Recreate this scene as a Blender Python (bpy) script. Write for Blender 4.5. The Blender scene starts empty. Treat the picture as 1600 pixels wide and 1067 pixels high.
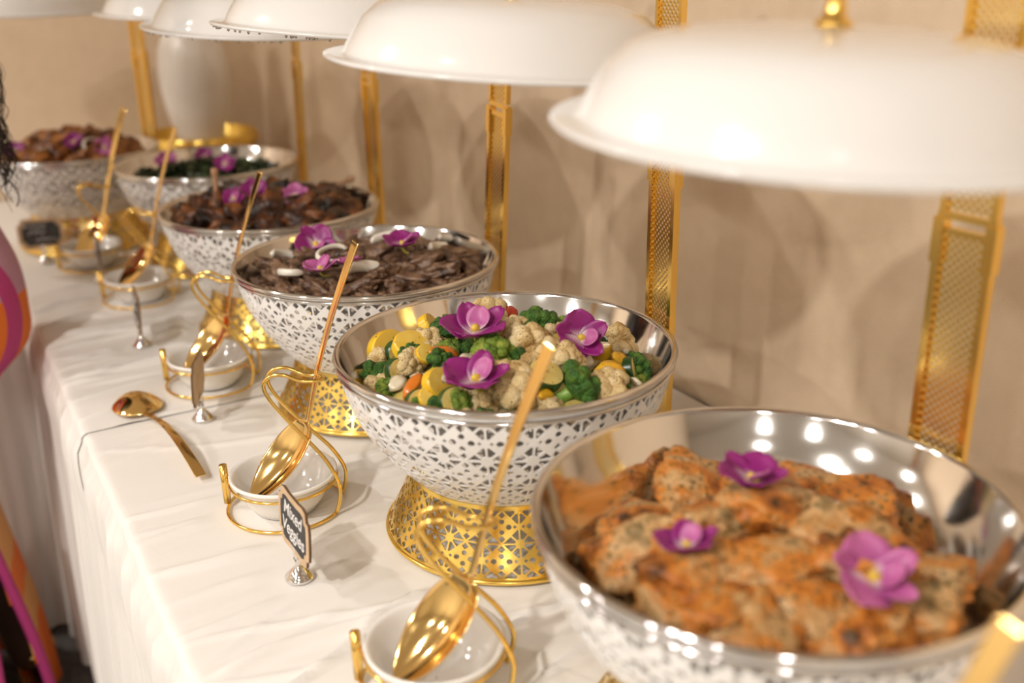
import bpy, bmesh, math, random
import numpy as np
from mathutils import Vector, Matrix, Euler, noise
from mathutils.geometry import delaunay_2d_cdt
random.seed(7)
C = bpy.context.scene.collection
S = bpy.context.scene
PI = math.pi
RIM, TAB = 0.975, 0.75            # heights of the bowl rims and of the table top

# ------------------------------------------------------------------ camera
FPX, CAM = 1630.19, np.array([-0.52914, -0.55496, 0.40711 + RIM])
YAW, PITCH, ROLL = 0.51554, 0.35779, -0.01605
def axes():
    a, b, c = YAW, PITCH, ROLL
    f = np.array([math.sin(a)*math.cos(b), math.cos(a)*math.cos(b), -math.sin(b)])
    r = np.array([math.cos(a), -math.sin(a), 0.]); u = np.cross(r, f)
    return r*math.cos(c)+u*math.sin(c), -r*math.sin(c)+u*math.cos(c), f
AR, AU, AF = axes()
def at(px, py, z):                # photo pixel -> point on the horizontal plane at height z
    d = AF + AR*(px-800)/FPX - AU*(py-533.5)/FPX
    return Vector(CAM + d*(z-CAM[2])/d[2])
cd = bpy.data.cameras.new('camera'); cam = bpy.data.objects.new('camera', cd); C.objects.link(cam)
m = Matrix.Identity(4)
for k in range(3):
    m[k][0], m[k][1], m[k][2], m[k][3] = AR[k], AU[k], -AF[k], CAM[k]
cam.matrix_world = m
cd.sensor_width = 36; cd.lens = 36*FPX/1600; cd.clip_start = 0.02
cd.dof.use_dof = True; cd.dof.focus_distance = 1.22; cd.dof.aperture_fstop = 2.4
S.camera = cam

# ------------------------------------------------------------------ world, lights, exposure
w = bpy.data.worlds.new('world'); S.world = w; w.use_nodes = True
w.node_tree.nodes['Background'].inputs[0].default_value = (1, .93, .85, 1)
w.node_tree.nodes['Background'].inputs[1].default_value = .25
S.view_settings.view_transform = 'Standard'; S.view_settings.look = 'None'
S.view_settings.exposure = 0.25; S.view_settings.gamma = 1; S.view_settings.use_curve_mapping = False
CEIL = 2.72
LAMPS = [(-1.95, -.45, 34, .06), (-1.75, -.12, 11, .06), (-1.95, 1.75, 20, .06), (-1.3, -1.9, 12, .09), (-3.3, -1.7, 24, .12), (-3.4, .1, 26, .12), (-3.3, 1.8, 16, .12), (-2.2, -3.0, 22, .12)]  # leftmost lamps are added fill, no such fixtures are known there
for x, y, e, r in LAMPS:
    ld = bpy.data.lights.new('main_or_fill_light', 'AREA'); ld.shape = 'DISK'; ld.size = 2*r; ld.energy = e
    ld.color = (1, .955, .895)
    lo = bpy.data.objects.new('main_or_fill_beam', ld); C.objects.link(lo); lo.location = (x, y, CEIL-.03)

# ------------------------------------------------------------------ helpers
def thing(name, label, cat, loc=(0, 0, 0), rz=0, group=None):
    o = bpy.data.objects.new(name, None); C.objects.link(o); o.empty_display_size = .02
    o.location = loc; o.rotation_euler = (0, 0, rz)
    return tag(o, label, cat, group)
def tag(o, label, cat=None, group=None, kind=None):
    if label: o['label'] = label
    if cat: o['category'] = cat
    if group: o['group'] = group
    if kind: o['kind'] = kind
    return o
def mesh(name, V, F, mt=None, smooth=True):
    me = bpy.data.meshes.new(name); me.from_pydata([tuple(v) for v in V], [], F); me.update()
    if mt: me.materials.append(mt)
    if smooth: me.polygons.foreach_set('use_smooth', [True]*len(me.polygons))
    return me
def obj(name, me, parent=None, loc=(0, 0, 0), rot=(0, 0, 0), scale=(1, 1, 1)):
    o = bpy.data.objects.new(name, me); C.objects.link(o); o.parent = parent
    o.location = loc; o.rotation_euler = rot; o.scale = scale
    return o
def solid(o, t, off=0):
    md = o.modifiers.new('solid', 'SOLIDIFY'); md.thickness = t; md.offset = off; return o
def bevel(o, wd, seg=2):
    md = o.modifiers.new('bevel', 'BEVEL'); md.width = wd; md.segments = seg; md.limit_method = 'ANGLE'; return o
def lathe(prof, n=64, sx=1, sy=1, cap=False):
    V, F = [], []
    for r, z in prof:
        for k in range(n):
            a = 2*PI*k/n; V.append((r*sx*math.cos(a), r*sy*math.sin(a), z))
    for j in range(len(prof)-1):
        for k in range(n):
            k2 = (k+1) % n; F.append((j*n+k, j*n+k2, (j+1)*n+k2, (j+1)*n+k))
    if cap:
        F.append(tuple(range(n))[::-1]); F.append(tuple((len(prof)-1)*n+k for k in range(n)))
    return V, F
def tube(pts, r, n=8, closed=False):
    P = [Vector(q) for q in pts]; V, F = [], []; m_ = len(P); up = Vector((0, 0, 1)); prev = None
    rr = r if isinstance(r, (list, tuple)) else [r]*m_
    for i, q in enumerate(P):
        if closed: t = P[(i+1) % m_]-P[i-1]
        else: t = P[min(i+1, m_-1)]-P[max(i-1, 0)]
        t.normalize()
        if prev is None:
            a = t.cross(up)
            if a.length < .1: a = t.cross(Vector((1, 0, 0)))
        else: a = prev - t*prev.dot(t)
        a.normalize(); prev = a; b = t.cross(a)
        for k in range(n):
            th = 2*PI*k/n; V.append(q+(a*math.cos(th)+b*math.sin(th))*rr[i])
    L = m_ if closed else m_-1
    for i in range(L):
        for k in range(n):
            k2 = (k+1) % n; j = (i+1) % m_
            F.append((i*n+k, i*n+k2, j*n+k2, j*n+k))
    if not closed:
        F.append(tuple(range(n))[::-1]); F.append(tuple((m_-1)*n+k for k in range(n)))
    return V, F
def spline(pts, sub=6, closed=False):
    P = [Vector(q) for q in pts]; n = len(P); out = []
    g = (lambda i: P[i % n]) if closed else (lambda i: P[max(0, min(n-1, i))])
    for i in range(n if closed else n-1):
        p0, p1, p2, p3 = g(i-1), g(i), g(i+1), g(i+2)
        for k in range(sub):
            t = k/sub
            out.append(.5*((2*p1)+(p2-p0)*t+(2*p0-5*p1+4*p2-p3)*t*t+(3*p1-p0-3*p2+p3)*t**3))
    if not closed: out.append(P[-1])
    return out
def join(*parts):
    V, F = [], []
    for v, f in parts:
        b = len(V); V += list(v); F += [tuple(i+b for i in q) for q in f]
    return V, F
def box(x0, x1, y0, y1, z0, z1):
    V = [(x, y, z) for x in (x0, x1) for y in (y0, y1) for z in (z0, z1)]
    return V, [(0, 1, 3, 2), (4, 6, 7, 5), (0, 4, 5, 1), (2, 3, 7, 6), (0, 2, 6, 4), (1, 5, 7, 3)]
_ico = {}
def ico(sub):
    if sub not in _ico:
        bm = bmesh.new(); bmesh.ops.create_icosphere(bm, subdivisions=sub, radius=1)
        _ico[sub] = ([v.co.copy() for v in bm.verts], [tuple(v.index for v in f.verts) for f in bm.faces]); bm.free()
    return _ico[sub]
def blob(sx, sy, sz, sub=3, amp=.3, fr=2.0, seed=0, amp2=.06, fr2=7, sq=1.0):
    V, F = ico(sub); o = Vector((seed*13.7, seed*5.1, seed*9.3)); out = []
    for v in V:
        d = 1+amp*noise.noise(v*fr+o)+amp2*noise.noise(v*fr2+o)
        q = v.copy()
        if sq != 1: q = Vector([math.copysign(abs(c)**sq, c) for c in q])
        out.append((q.x*d*sx, q.y*d*sy, q.z*d*sz))
    return out, F

# ------------------------------------------------------------------ materials
def mat(name, stops, rough=.5, metal=0, scale=None, bump=0, bscale=None, detail=4, stretch=None, rand=False, coat=0, spec=.5, sss=0, trans=0):
    mt = bpy.data.materials.new(name); mt.use_nodes = True
    nt = mt.node_tree; b = nt.nodes['Principled BSDF']; N = nt.nodes.new; L = nt.links.new
    b.inputs['Roughness'].default_value = rough; b.inputs['Metallic'].default_value = metal
    b.inputs['Specular IOR Level'].default_value = spec
    if coat: b.inputs['Coat Weight'].default_value = coat; b.inputs['Coat Roughness'].default_value = .08
    if sss:
        b.inputs['Subsurface Weight'].default_value = sss; b.inputs['Subsurface Radius'].default_value = (.01, .006, .004); b.inputs['Subsurface Scale'].default_value = .5
    if isinstance(stops[0], (int, float)): stops = [(0, stops)]
    b.inputs['Base Color'].default_value = (*stops[0][1], 1)
    if scale or bump:
        tc = N('ShaderNodeTexCoord'); mp = N('ShaderNodeMapping'); L(tc.outputs['Object'], mp.inputs['Vector'])
        if stretch: mp.inputs['Scale'].default_value = stretch
        vec = mp.outputs['Vector']
        if rand:
            oi = N('ShaderNodeObjectInfo'); ml = N('ShaderNodeMath'); ml.operation = 'MULTIPLY'; ml.inputs[1].default_value = 37.
            L(oi.outputs['Random'], ml.inputs[0]); ad = N('ShaderNodeVectorMath'); L(vec, ad.inputs[0]); L(ml.outputs[0], ad.inputs[1]); vec = ad.outputs[0]
        if scale and len(stops) > 1:
            nz = N('ShaderNodeTexNoise'); nz.inputs['Scale'].default_value = scale; nz.inputs['Detail'].default_value = detail
            L(vec, nz.inputs['Vector']); cr = N('ShaderNodeValToRGB'); L(nz.outputs['Fac'], cr.inputs['Fac'])
            el = cr.color_ramp.elements
            while len(el) < len(stops): el.new(.5)
            for e, (p_, c_) in zip(el, stops): e.position = p_; e.color = (*c_, 1)
            L(cr.outputs['Color'], b.inputs['Base Color'])
        if bump:
            nb = N('ShaderNodeTexNoise'); nb.inputs['Scale'].default_value = bscale or scale; nb.inputs['Detail'].default_value = 5
            L(vec, nb.inputs['Vector']); bp = N('ShaderNodeBump'); bp.inputs['Strength'].default_value = 1; bp.inputs['Distance'].default_value = bump
            L(nb.outputs['Fac'], bp.inputs['Height']); L(bp.outputs['Normal'], b.inputs['Normal'])
    return mt
def specks(mt, scale, size, col):            # herb and pepper specks over a food material
    nt = mt.node_tree; b = nt.nodes['Principled BSDF']; N = nt.nodes.new; L = nt.links.new
    tc = N('ShaderNodeTexCoord'); vo = N('ShaderNodeTexVoronoi'); vo.inputs['Scale'].default_value = scale
    L(tc.outputs['Object'], vo.inputs['Vector'])
    lt = N('ShaderNodeMath'); lt.operation = 'LESS_THAN'; lt.inputs[1].default_value = size; L(vo.outputs['Distance'], lt.inputs[0])
    mx = N('ShaderNodeMix'); mx.data_type = 'RGBA'; L(lt.outputs[0], mx.inputs['Factor'])
    src = b.inputs['Base Color'].links
    if src: L(src[0].from_socket, mx.inputs['A'])
    else: mx.inputs['A'].default_value = b.inputs['Base Color'].default_value
    mx.inputs['B'].default_value = (*col, 1); L(mx.outputs['Result'], b.inputs['Base Color'])
    return mt
M = {}
M['wall'] = mat('wall_paint', [(.3, (.68, .53, .375)), (.7, (.72, .565, .405))], .65, scale=30, bump=.0005, bscale=600)
M['ceiling'] = mat('ceiling_paint', (.80, .77, .72), .8)
M['roomwall'] = mat('room_paint', (.74, .69, .62), .8)
M['floor'] = mat('carpet', [(.3, (.10, .09, .085)), (.7, (.19, .175, .165))], .95, scale=60, bump=.004, bscale=350)
M['cloth'] = mat('tablecloth_fabric', (.79, .755, .715), .75, bump=.0016, bscale=22, stretch=(.12, 1.0, .12), scale=None)
M['cloth_far'] = mat('tablecloth_fabric_far', (.78, .745, .705), .75, bump=.0016, bscale=22, stretch=(.12, 1.0, .12), scale=None)
M['enamel'] = mat('white_enamel', (.84, .82, .80), .22, coat=.5)
M['lidwhite'] = mat('white_lid_enamel', (.78, .765, .75), .14, coat=.6)
M['steel'] = mat('polished_steel', (.72, .70, .68), .09, 1)
M['chrome'] = mat('chrome', (.8, .78, .76), .07, 1)
M['gold'] = mat('polished_gold', (.93, .62, .17), .16, 1)
M['goldbase'] = mat('gold_plated_openwork', (.94, .66, .16), .2, 1)
M['goldspoon'] = mat('gold_cutlery', (.90, .62, .24), .09, 1)
M['ceramic'] = mat('white_ceramic', (.84, .81, .77), .12, coat=.5)
M['wood'] = mat('pale_wood', [(.3, (.50, .34, .20)), (.7, (.62, .44, .28))], .6, scale=40)
M['woodedge'] = mat('burnt_wood_edge', (.13, .07, .03), .7)
M['board'] = mat('chalkboard', [(.3, (.035, .033, .032)), (.7, (.06, .058, .055))], .8, scale=60)
M['chalk'] = mat('chalk', (.75, .72, .70), .9)
M['tablewood'] = mat('table_board', (.35, .25, .17), .6)
M['metalleg'] = mat('table_leg_metal', (.3, .3, .3), .4, 1)
M['salmon'] = specks(mat('salmon_flesh', [(.30, (.06, .025, .009)), (.38, (.40, .12, .016)), (.47, (.62, .22, .03)), (.53, (.50, .26, .09)), (.60, (.58, .35, .15)), (.68, (.30, .19, .075)), (.78, (.10, .075, .03))], .42, scale=30, bump=.008, bscale=80, rand=True), 150, .26, (.10, .075, .02))
M['beef'] = mat('seared_beef', [(.3, (.026, .012, .007)), (.46, (.12, .062, .035)), (.6, (.22, .125, .072)), (.76, (.32, .2, .12))], .34, scale=70, bump=.004, bscale=130, rand=True)
M['chicken'] = mat('charred_chicken', [(.36, (.010, .005, .004)), (.52, (.07, .022, .009)), (.66, (.30, .10, .022)), (.80, (.40, .17, .055))], .33, scale=22, bump=.005, bscale=90, rand=True)
M['curry'] = mat('browned_chicken', [(.3, (.022, .008, .004)), (.45, (.16, .05, .012)), (.6, (.40, .15, .03)), (.78, (.42, .2, .06))], .33, scale=30, bump=.004, bscale=80, rand=True)
M['bone'] = mat('bone', [(.3, (.34, .16, .07)), (.7, (.5, .3, .17))], .5, scale=50)
M['greens'] = mat('cooked_greens', [(.3, (.006, .012, .004)), (.55, (.02, .04, .010)), (.75, (.05, .075, .018))], .35, scale=60)
M['broc'] = mat('broccoli_head', [(.3, (.012, .05, .006)), (.55, (.05, .15, .012)), (.75, (.16, .25, .02))], .55, scale=120, bump=.004, bscale=420, rand=True)
M['brocpale'] = mat('broccoli_head_pale', [(.3, (.06, .13, .008)), (.55, (.2, .3, .03)), (.75, (.38, .36, .05))], .55, scale=120, bump=.004, bscale=420, rand=True)
M['brocstem'] = mat('broccoli_stem', [(.35, (.10, .26, .03)), (.7, (.28, .42, .08))], .4, scale=60)
M['cauli'] = specks(mat('cauliflower_head', [(.3, (.42, .25, .08)), (.5, (.70, .52, .25)), (.7, (.78, .64, .38))], .5, scale=60, bump=.003, bscale=330, rand=True), 240, .17, (.16, .08, .02))
M['caulistem'] = specks(mat('cauliflower_stem', [(.3, (.60, .46, .24)), (.7, (.76, .66, .42))], .45, scale=60, rand=True), 220, .13, (.2, .1, .03))
M['zskin'] = mat('zucchini_skin', [(.3, (.012, .04, .008)), (.7, (.03, .10, .015))], .3, scale=80)
M['zflesh'] = specks(mat('zucchini_flesh', [(.3, (.60, .42, .10)), (.7, (.74, .58, .2))], .4, scale=60, rand=True), 200, .15, (.2, .12, .02))
M['sqflesh'] = specks(mat('squash_flesh', [(.3, (.74, .46, .05)), (.7, (.84, .60, .14))], .35, scale=60, rand=True), 200, .12, (.25, .12, .02))
M['squash'] = specks(mat('yellow_squash_skin', [(.3, (.75, .42, .015)), (.7, (.86, .56, .03))], .33, scale=50, rand=True), 150, .12, (.25, .12, .02))
M['pep_o'] = mat('orange_pepper', [(.3, (.62, .15, .012)), (.7, (.78, .25, .03))], .25, scale=40, coat=.3)
M['pep_r'] = mat('red_pepper', [(.3, (.42, .018, .01)), (.7, (.62, .06, .02))], .25, scale=40, coat=.3)
M['pep_y'] = specks(mat('yellow_pepper', [(.3, (.72, .36, .012)), (.7, (.82, .48, .02))], .25, scale=40, coat=.3), 160, .12, (.2, .08, .02))
M['onion'] = mat('cooked_onion', [(.3, (.62, .52, .34)), (.7, (.78, .70, .54))], .3, scale=50, coat=.2, sss=.2)
M['onionwhite'] = mat('raw_onion', [(.3, (.72, .66, .56)), (.7, (.82, .78, .70))], .25, scale=50, coat=.2, sss=.2)
M['lip'] = mat('orchid_lip', [(.35, (.65, .42, .03)), (.6, (.80, .62, .12)), (.8, (.7, .6, .35))], .45, scale=90)
M['stalk'] = mat('orchid_stalk', (.55, .5, .08), .45)
M['skin'] = mat('skin', [(.3, (.075, .032, .017)), (.7, (.10, .045, .025))], .45, scale=20, sss=.05)
M['hair'] = mat('dark_curly_hair', [(.3, (.012, .008, .006)), (.7, (.035, .02, .013))], .4, scale=50)
M['vase'] = mat('vase_glaze', [(.3, (.74, .69, .64)), (.7, (.80, .76, .71))], .3, scale=9)
M['water'] = mat('water_drop', (.85, .85, .85), .03); M['water'].node_tree.nodes['Principled BSDF'].inputs['Transmission Weight'].default_value = .9
M['lamp'] = mat('lamp_lens', (1, .9, .75), .5)
_b = M['lamp'].node_tree.nodes['Principled BSDF']; _b.inputs['Emission Color'].default_value = (1, .88, .72, 1); _b.inputs['Emission Strength'].default_value = 6
M['trimw'] = mat('lamp_trim', (.8, .78, .74), .5)
def petal_mat(name, edge, base):
    mt = mat(name, edge, .42); nt = mt.node_tree; b = nt.nodes['Principled BSDF']; N = nt.nodes.new; L = nt.links.new
    tc = N('ShaderNodeTexCoord'); sp = N('ShaderNodeSeparateXYZ'); L(tc.outputs['Generated'], sp.inputs[0])
    wv = N('ShaderNodeTexWave'); wv.bands_direction = 'X'; wv.inputs['Scale'].default_value = 5; wv.inputs['Distortion'].default_value = 2; L(tc.outputs['Generated'], wv.inputs['Vector'])
    ml = N('ShaderNodeMath'); ml.operation = 'MULTIPLY_ADD'; ml.inputs[1].default_value = .10; L(wv.outputs['Fac'], ml.inputs[0]); L(sp.outputs['Y'], ml.inputs[2])
    cr = N('ShaderNodeValToRGB'); L(ml.outputs[0], cr.inputs['Fac']); e = cr.color_ramp.elements
    e[0].position = .08; e[0].color = (*base, 1); e[1].position = .40; e[1].color = (*edge, 1); q = e.new(.95); q.color = (edge[0]*1.25, edge[1]*1.6+.01, edge[2]*1.2, 1)
    L(cr.outputs['Color'], b.inputs['Base Color']); return mt
M['petal'] = petal_mat('orchid_petal', (.23, .006, .15), (.72, .58, .60))
M['petal2'] = petal_mat('orchid_petal_light', (.40, .075, .27), (.78, .66, .6))

# ------------------------------------------------------------------ the room
WX, WY = .42, 2.64
def slab(name, b, mt):
    o = obj(name, mesh(name, *box(*b), mt, False)); o['kind'] = 'structure'; return o
slab('floor', (-4.6, WX+.1, -4.1, WY+.1, -.1, 0), M['floor'])
slab('ceiling', (-4.6, WX+.1, -4.1, WY+.1, CEIL, CEIL+.1), M['ceiling'])
slab('wall_right', (WX, WX+.1, -4, WY, 0, CEIL), M['wall'])
slab('wall_far', (-4.5, WX+.1, WY, WY+.1, 0, CEIL), M['wall'])
slab('wall_left', (-4.6, -4.5, -4, WY, 0, CEIL), M['roomwall'])
slab('wall_back', (-4.5, WX+.1, -4.1, -4, 0, CEIL), M['roomwall'])
for side, b in (('right', (WX-.012, WX, -4, WY-.012, 0, .1)), ('far', (-4.5, WX-.012, WY-.012, WY, 0, .1)), ('left', (-4.5, -4.488, -4, WY-.012, 0, .1)), ('back', (-4.488, WX-.012, -4, -3.988, 0, .1))):
    slab('baseboard_'+side, b, M['ceiling'])
for x, y, e, r in LAMPS:  # the added fill lamps get a trim and lens too
    t = thing('ceiling_or_fill_light', 'round recessed warm ceiling light with white trim', 'ceiling light', (x, y, CEIL), 0, 'recessed lights in the ceiling')
    obj('trim_ring', mesh('trim', *lathe([(r+.03, 0), (r+.03, -.012), (r+.002, -.02), (r+.002, 0)], 32), M['trimw']), t)
    obj('lens', mesh('lens', *lathe([(r, -.004), (r*.5, -.006), (.001, -.006)], 32), M['lamp']), t)

# ------------------------------------------------------------------ tables and cloths
def table(label, x0, x1, y0, y1):
    t = thing('folding_table', label, 'table', ((x0+x1)/2, (y0+y1)/2, 0), 0)
    a, b = (x1-x0)/2, (y1-y0)/2
    bevel(obj('tabletop', mesh('tabletop', *box(-a, a, -b, b, TAB-.036, TAB-.010), M['tablewood'], False), t), .004)
    for sx in (-1, 1):
        for sy in (-1, 1):
            obj('leg', mesh('leg', *join(tube([(sx*(a-.06), sy*(b-.1), 0), (sx*(a-.06), sy*(b-.1), TAB-.036)], .014), lathe([(.018, 0), (.018, .02)], 12)[0:0] or ([], [])), M['metalleg']), t)
table('folding table under the nearer white cloth', -.375, .38, -1.25, .55)
table('folding table under the farther white cloth', -.375, .38, .575, 1.60)
table('corner folding table under the cloth by the far wall', -1.9, .36, 1.69, 2.58)
FX = -.398; YL = 1.64
def wrinkle_field(seed, n, y0, y1, amp=1.5):
    rs = np.random.RandomState(seed); W = []
    for k in range(n):
        W.append((rs.uniform(y0, y1), rs.normal(0.10, .16), rs.normal(0, .25), rs.uniform(.002, .008), rs.uniform(.0006, .0042)*amp, rs.uniform(-.4, .3), rs.uniform(.12, .5)))
    return W
def wrinkle(X, Y, W):
    Z = np.zeros_like(X)
    for y0, a, b, s, h, xc, xl in W:
        d = Y-(y0+a*(X-xc)+b*(X-xc)**2+.006*np.sin(X*23+y0*50))
        Z += h*np.exp(-(d/s)**2)*np.exp(-((X-xc)/xl)**4)
    return Z
def folds(Y, T, seed):
    rs = np.random.RandomState(seed); A = np.zeros_like(Y)
    for f0, am in ((9, .7), (21, .8), (47, .7), (95, .5), (180, .35)):
        ph = rs.uniform(0, 6.28); wv = .9*np.sin(Y*3.1+ph)+.7*np.sin(Y*7.3+ph*2)+.12*np.sin(T*4+Y*9)
        A += am*np.abs(np.sin(Y*f0*1.0+ph+wv*2+T*.5*np.sin(Y*5+ph)))
    return A/3.0
BC = [(0, -.032), (0, .394), (.005, .807), (-.008, 1.217), (.004, 1.690), (-.215, 2.03)]
FLAT = [(x, y, .158) for x, y in BC]+[(x+.17, y, .07) for x, y in BC]+[(-.215, -.262, .085), (-.203, .172, .085), (-.216, .564, .085), (-.192, .995, .085), (-.199, 1.499, .085), (-.236, 1.80, .085), (.172, 2.43, .15)]
FLAT += [(*at(px, py, TAB+.004)[:2], .03) for px, py in ((468, 899), (317, 652), (222, 541), (160, 440), (72, 410))]
def pressed(X, Y):                          # 0 under a standing thing, 1 away from it
    m_ = np.ones_like(X)
    for x, y, r in FLAT: m_ *= np.clip((np.hypot(X-x, Y-y)-r)/.025, 0, 1)
    return m_
def cloth(name, mt, label, y0, y1, lift, seed, nwr, skirt_y=(None, None), xback=.412, step=.0042, bottom=.015):
    ny = int((y1-y0)/step)+1; ys = np.linspace(y0, y1, ny)
    nt_, ns = 110, 46
    # cross section: back of the top -> front edge -> down the skirt
    xs = np.linspace(xback, FX+.012, nt_)
    P = [(x, TAB+lift, 0., 0.) for x in xs]
    for a in np.linspace(0, PI/2, 7)[1:]:
        P.append((FX+.012-.012*math.sin(a), TAB+lift-.012+.012*math.cos(a), .02, 0.))
    for t in np.linspace(0, 1, ns)[1:]:
        P.append((FX, (TAB+lift-.012)*(1-t)+bottom*t, 1., t))
    P = np.array(P); n = len(P)
    Y, _ = np.meshgrid(ys, np.arange(n), indexing='ij'); X = np.broadcast_to(P[:, 0], Y.shape).copy(); Z = np.broadcast_to(P[:, 1], Y.shape).copy()
    SK = np.broadcast_to(P[:, 2], Y.shape); T = np.broadcast_to(P[:, 3], Y.shape)
    Wr = wrinkle_field(seed, nwr, y0, y1)
    if lift: Z -= .0024*np.clip(1-(Y-y0)/.03, 0, 1)
    top = np.clip((X-FX)/.03, 0, 1)
    Z += wrinkle(X, Y, Wr)*np.where(SK < .5, .25+.75*top, 0)*pressed(X, Y)*(np.clip((.905-Y)/.03, 0, 1) if not lift else 1)
    if not lift: Z -= .0015*np.clip((Y-.90)/.02, 0, 1)
    # edge gathers continue the wrinkles into the skirt
    fo = folds(Y, T, 3)
    X -= np.where(SK > .5, (.004+.075*np.power(T, .45))*(fo-.45*np.minimum(1, T*6))+lift*.4, (.004*fo+lift*.4)*(SK > 0))
    Yo = Y+np.where(SK > .5, .01*np.sin(Y*17+T*3), 0)
    V = np.stack([X, Yo, Z], -1).reshape(-1, 3)
    i, j = np.meshgrid(np.arange(ny-1), np.arange(n-1), indexing='ij'); a = (i*n+j).ravel()
    F = np.stack([a, a+n, a+n+1, a+1], 1)
    me = bpy.data.meshes.new(name); me.from_pydata(V.tolist(), [], F.tolist()); me.materials.append(mt)
    me.polygons.foreach_set('use_smooth', [True]*len(me.polygons)); me.update()
    o = obj(name, me); return tag(o, label, 'tablecloth')
cloth('tablecloth', M['cloth'], 'white wrinkled tablecloth under the salmon and vegetable bowls, falling in pleats', -1.3, .98, 0, 3, 150)
cloth('tablecloth', M['cloth_far'], 'white tablecloth under the beef and greens bowls, its hem overlapping the nearer cloth', .915, YL+.05, .0030, 11, 90)
def cloth_l():
    # corner cloth: top along the far wall, skirt falling towards the room on its -Y side
    x0, x1 = -1.95, .412; nx = 360; xs = np.linspace(x0, x1, nx); P = []
    for y in np.linspace(WY-.01, YL+.012, 70): P.append((y, TAB+.0012, 0, 0))
    for a in np.linspace(0, PI/2, 6)[1:]: P.append((YL+.012-.012*math.sin(a), TAB+.0012-.012+.012*math.cos(a), .02, 0))
    for t in np.linspace(0, 1, 40)[1:]: P.append((YL, (TAB-.008)*(1-t)+.015*t, 1, t))
    V, F = [], []; P = np.array(P); n = len(P)
    X, _ = np.meshgrid(xs, np.arange(n), indexing='ij'); Y = np.broadcast_to(P[:, 0], X.shape).copy(); Z = np.broadcast_to(P[:, 1], X.shape).copy()
    SK = np.broadcast_to(P[:, 2], X.shape); T = np.broadcast_to(P[:, 3], X.shape)
    # only the part left of the long table has a skirt; under it the sheet stays flat on the top
    inside = X > FX-.0
    keep = ~(inside & (SK > 0))
    Z += wrinkle(Y*0+X*.2-.2, Y*1.0, wrinkle_field(5, 40, YL, WY, .8))*(SK < .5)*np.clip((Y-YL)/.03, 0, 1)*pressed(X, Y)*np.where(X > FX-.03, np.clip((Y-YL-.06)/.03, 0, 1), 1)
    Y = Y-np.where(SK > .5, (.004+.026*np.power(T, .6))*folds(X, T, 8), 0)
    V = np.stack([X, Y, Z], -1).reshape(-1, 3).tolist(); kf = keep.ravel()
    for i in range(nx-1):
        for j in range(n-1):
            a = i*n+j; q = (a, a+1, a+n+1, a+n)
            if all(kf[k] for k in q): F.append(q)
    o = obj('tablecloth', mesh('corner_cloth', V, F, M['cloth_far'])); tag(o, 'white tablecloth on the corner table, its skirt hanging beside the woman', 'tablecloth')
cloth_l()

# ------------------------------------------------------------------ openwork pattern (eight-rayed stars with small diamonds between)
def inset(poly, d):
    n = len(poly); cx = sum(q[0] for q in poly)/n; cy = sum(q[1] for q in poly)/n; L = []
    for i in range(n):
        (x0, y0), (x1, y1) = poly[i], poly[(i+1) % n]; nx, ny = y0-y1, x1-x0; l = math.hypot(nx, ny); nx /= l; ny /= l
        if nx*(cx-x0)+ny*(cy-y0) < 0: nx, ny = -nx, -ny
        L.append((nx, ny, nx*x0+ny*y0+d))
    out = []
    for i in range(n):
        a1, b1, c1 = L[i-1]; a2, b2, c2 = L[i]; D = a1*b2-a2*b1
        out.append(((c1*b2-c2*b1)/D, (a1*c2-a2*c1)/D))
    return out
def clip(poly, node, hub):                    # blunt the corner next to a star's solid hub
    k = min(range(len(poly)), key=lambda q: math.dist(poly[q], node)); p = poly[k]; dd = hub-math.dist(p, node)
    if dd <= 0: return poly
    out = []
    for q in range(len(poly)):
        if q != k: out.append(poly[q]); continue
        for nb in (poly[k-1], poly[(k+1) % len(poly)]):
            l = math.dist(p, nb); f = min(.8, dd/l); out.append((p[0]+(nb[0]-p[0])*f, p[1]+(nb[1]-p[1])*f))
    return out
def tile(wt=.03, hub=.19, hub2=.15):
    # one repeat: large stars on the corners, smaller stars half-way up the sides, a ring of small holes in the middle
    holes = []
    for sx, sy in ((0, 0), (1, 0), (0, 1), (1, 1)):
        g = lambda x, y: (abs(sx-x), abs(sy-y))
        holes.append(clip(inset([g(0, 0), g(.5, 0), g(.25, .25)], wt), g(0, 0), hub))
        holes.append(clip(clip(inset([g(0, 0), g(0, .5), g(.25, .25)], wt), g(0, 0), hub), g(0, .5), hub2))
    def rnd_(cx, cy, r, n, ph=0, sx=1, sy=1): holes.append([(cx+sx*r*math.cos(2*PI*k/n+ph), cy+sy*r*math.sin(2*PI*k/n+ph)) for k in range(n)])
    for d_ in (-1, 1):
        rnd_(.5+d_*.20, .5, .082, 8, PI/8); rnd_(.5, .5+d_*.155, .074, 8, PI/8); rnd_(.5, .5+d_*.35, .10, 4); rnd_(.5+d_*.375, .5, .055, 4)
    V = [(k/4, 0) for k in range(4)]+[(1, k/4) for k in range(4)]+[(1-k/4, 1) for k in range(4)]+[(0, 1-k/4) for k in range(4)]; E = [(i, (i+1) % 16) for i in range(16)]
    for h in holes:
        b = len(V); V += h; E += [(b+i, b+(i+1) % len(h)) for i in range(len(h))]
    r = delaunay_2d_cdt([Vector(v) for v in V], E, [], 0, 1e-6); vo, fo = r[0], r[2]
    def inside(p, h):
        s = None
        for i in range(len(h)):
            (x0, y0), (x1, y1) = h[i], h[(i+1) % len(h)]; c = (x1-x0)*(p.y-y0)-(y1-y0)*(p.x-x0)
            if s is None: s = c > 0
            elif (c > 0) != s: return False
        return True
    F = []
    for f in fo:
        c = sum((vo[i] for i in f), Vector((0, 0)))/3
        if not any(inside(c, h) for h in holes): F.append(tuple(f))
    return [tuple(v) for v in vo], F
TILE = tile(.025, .155, .12)
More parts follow.
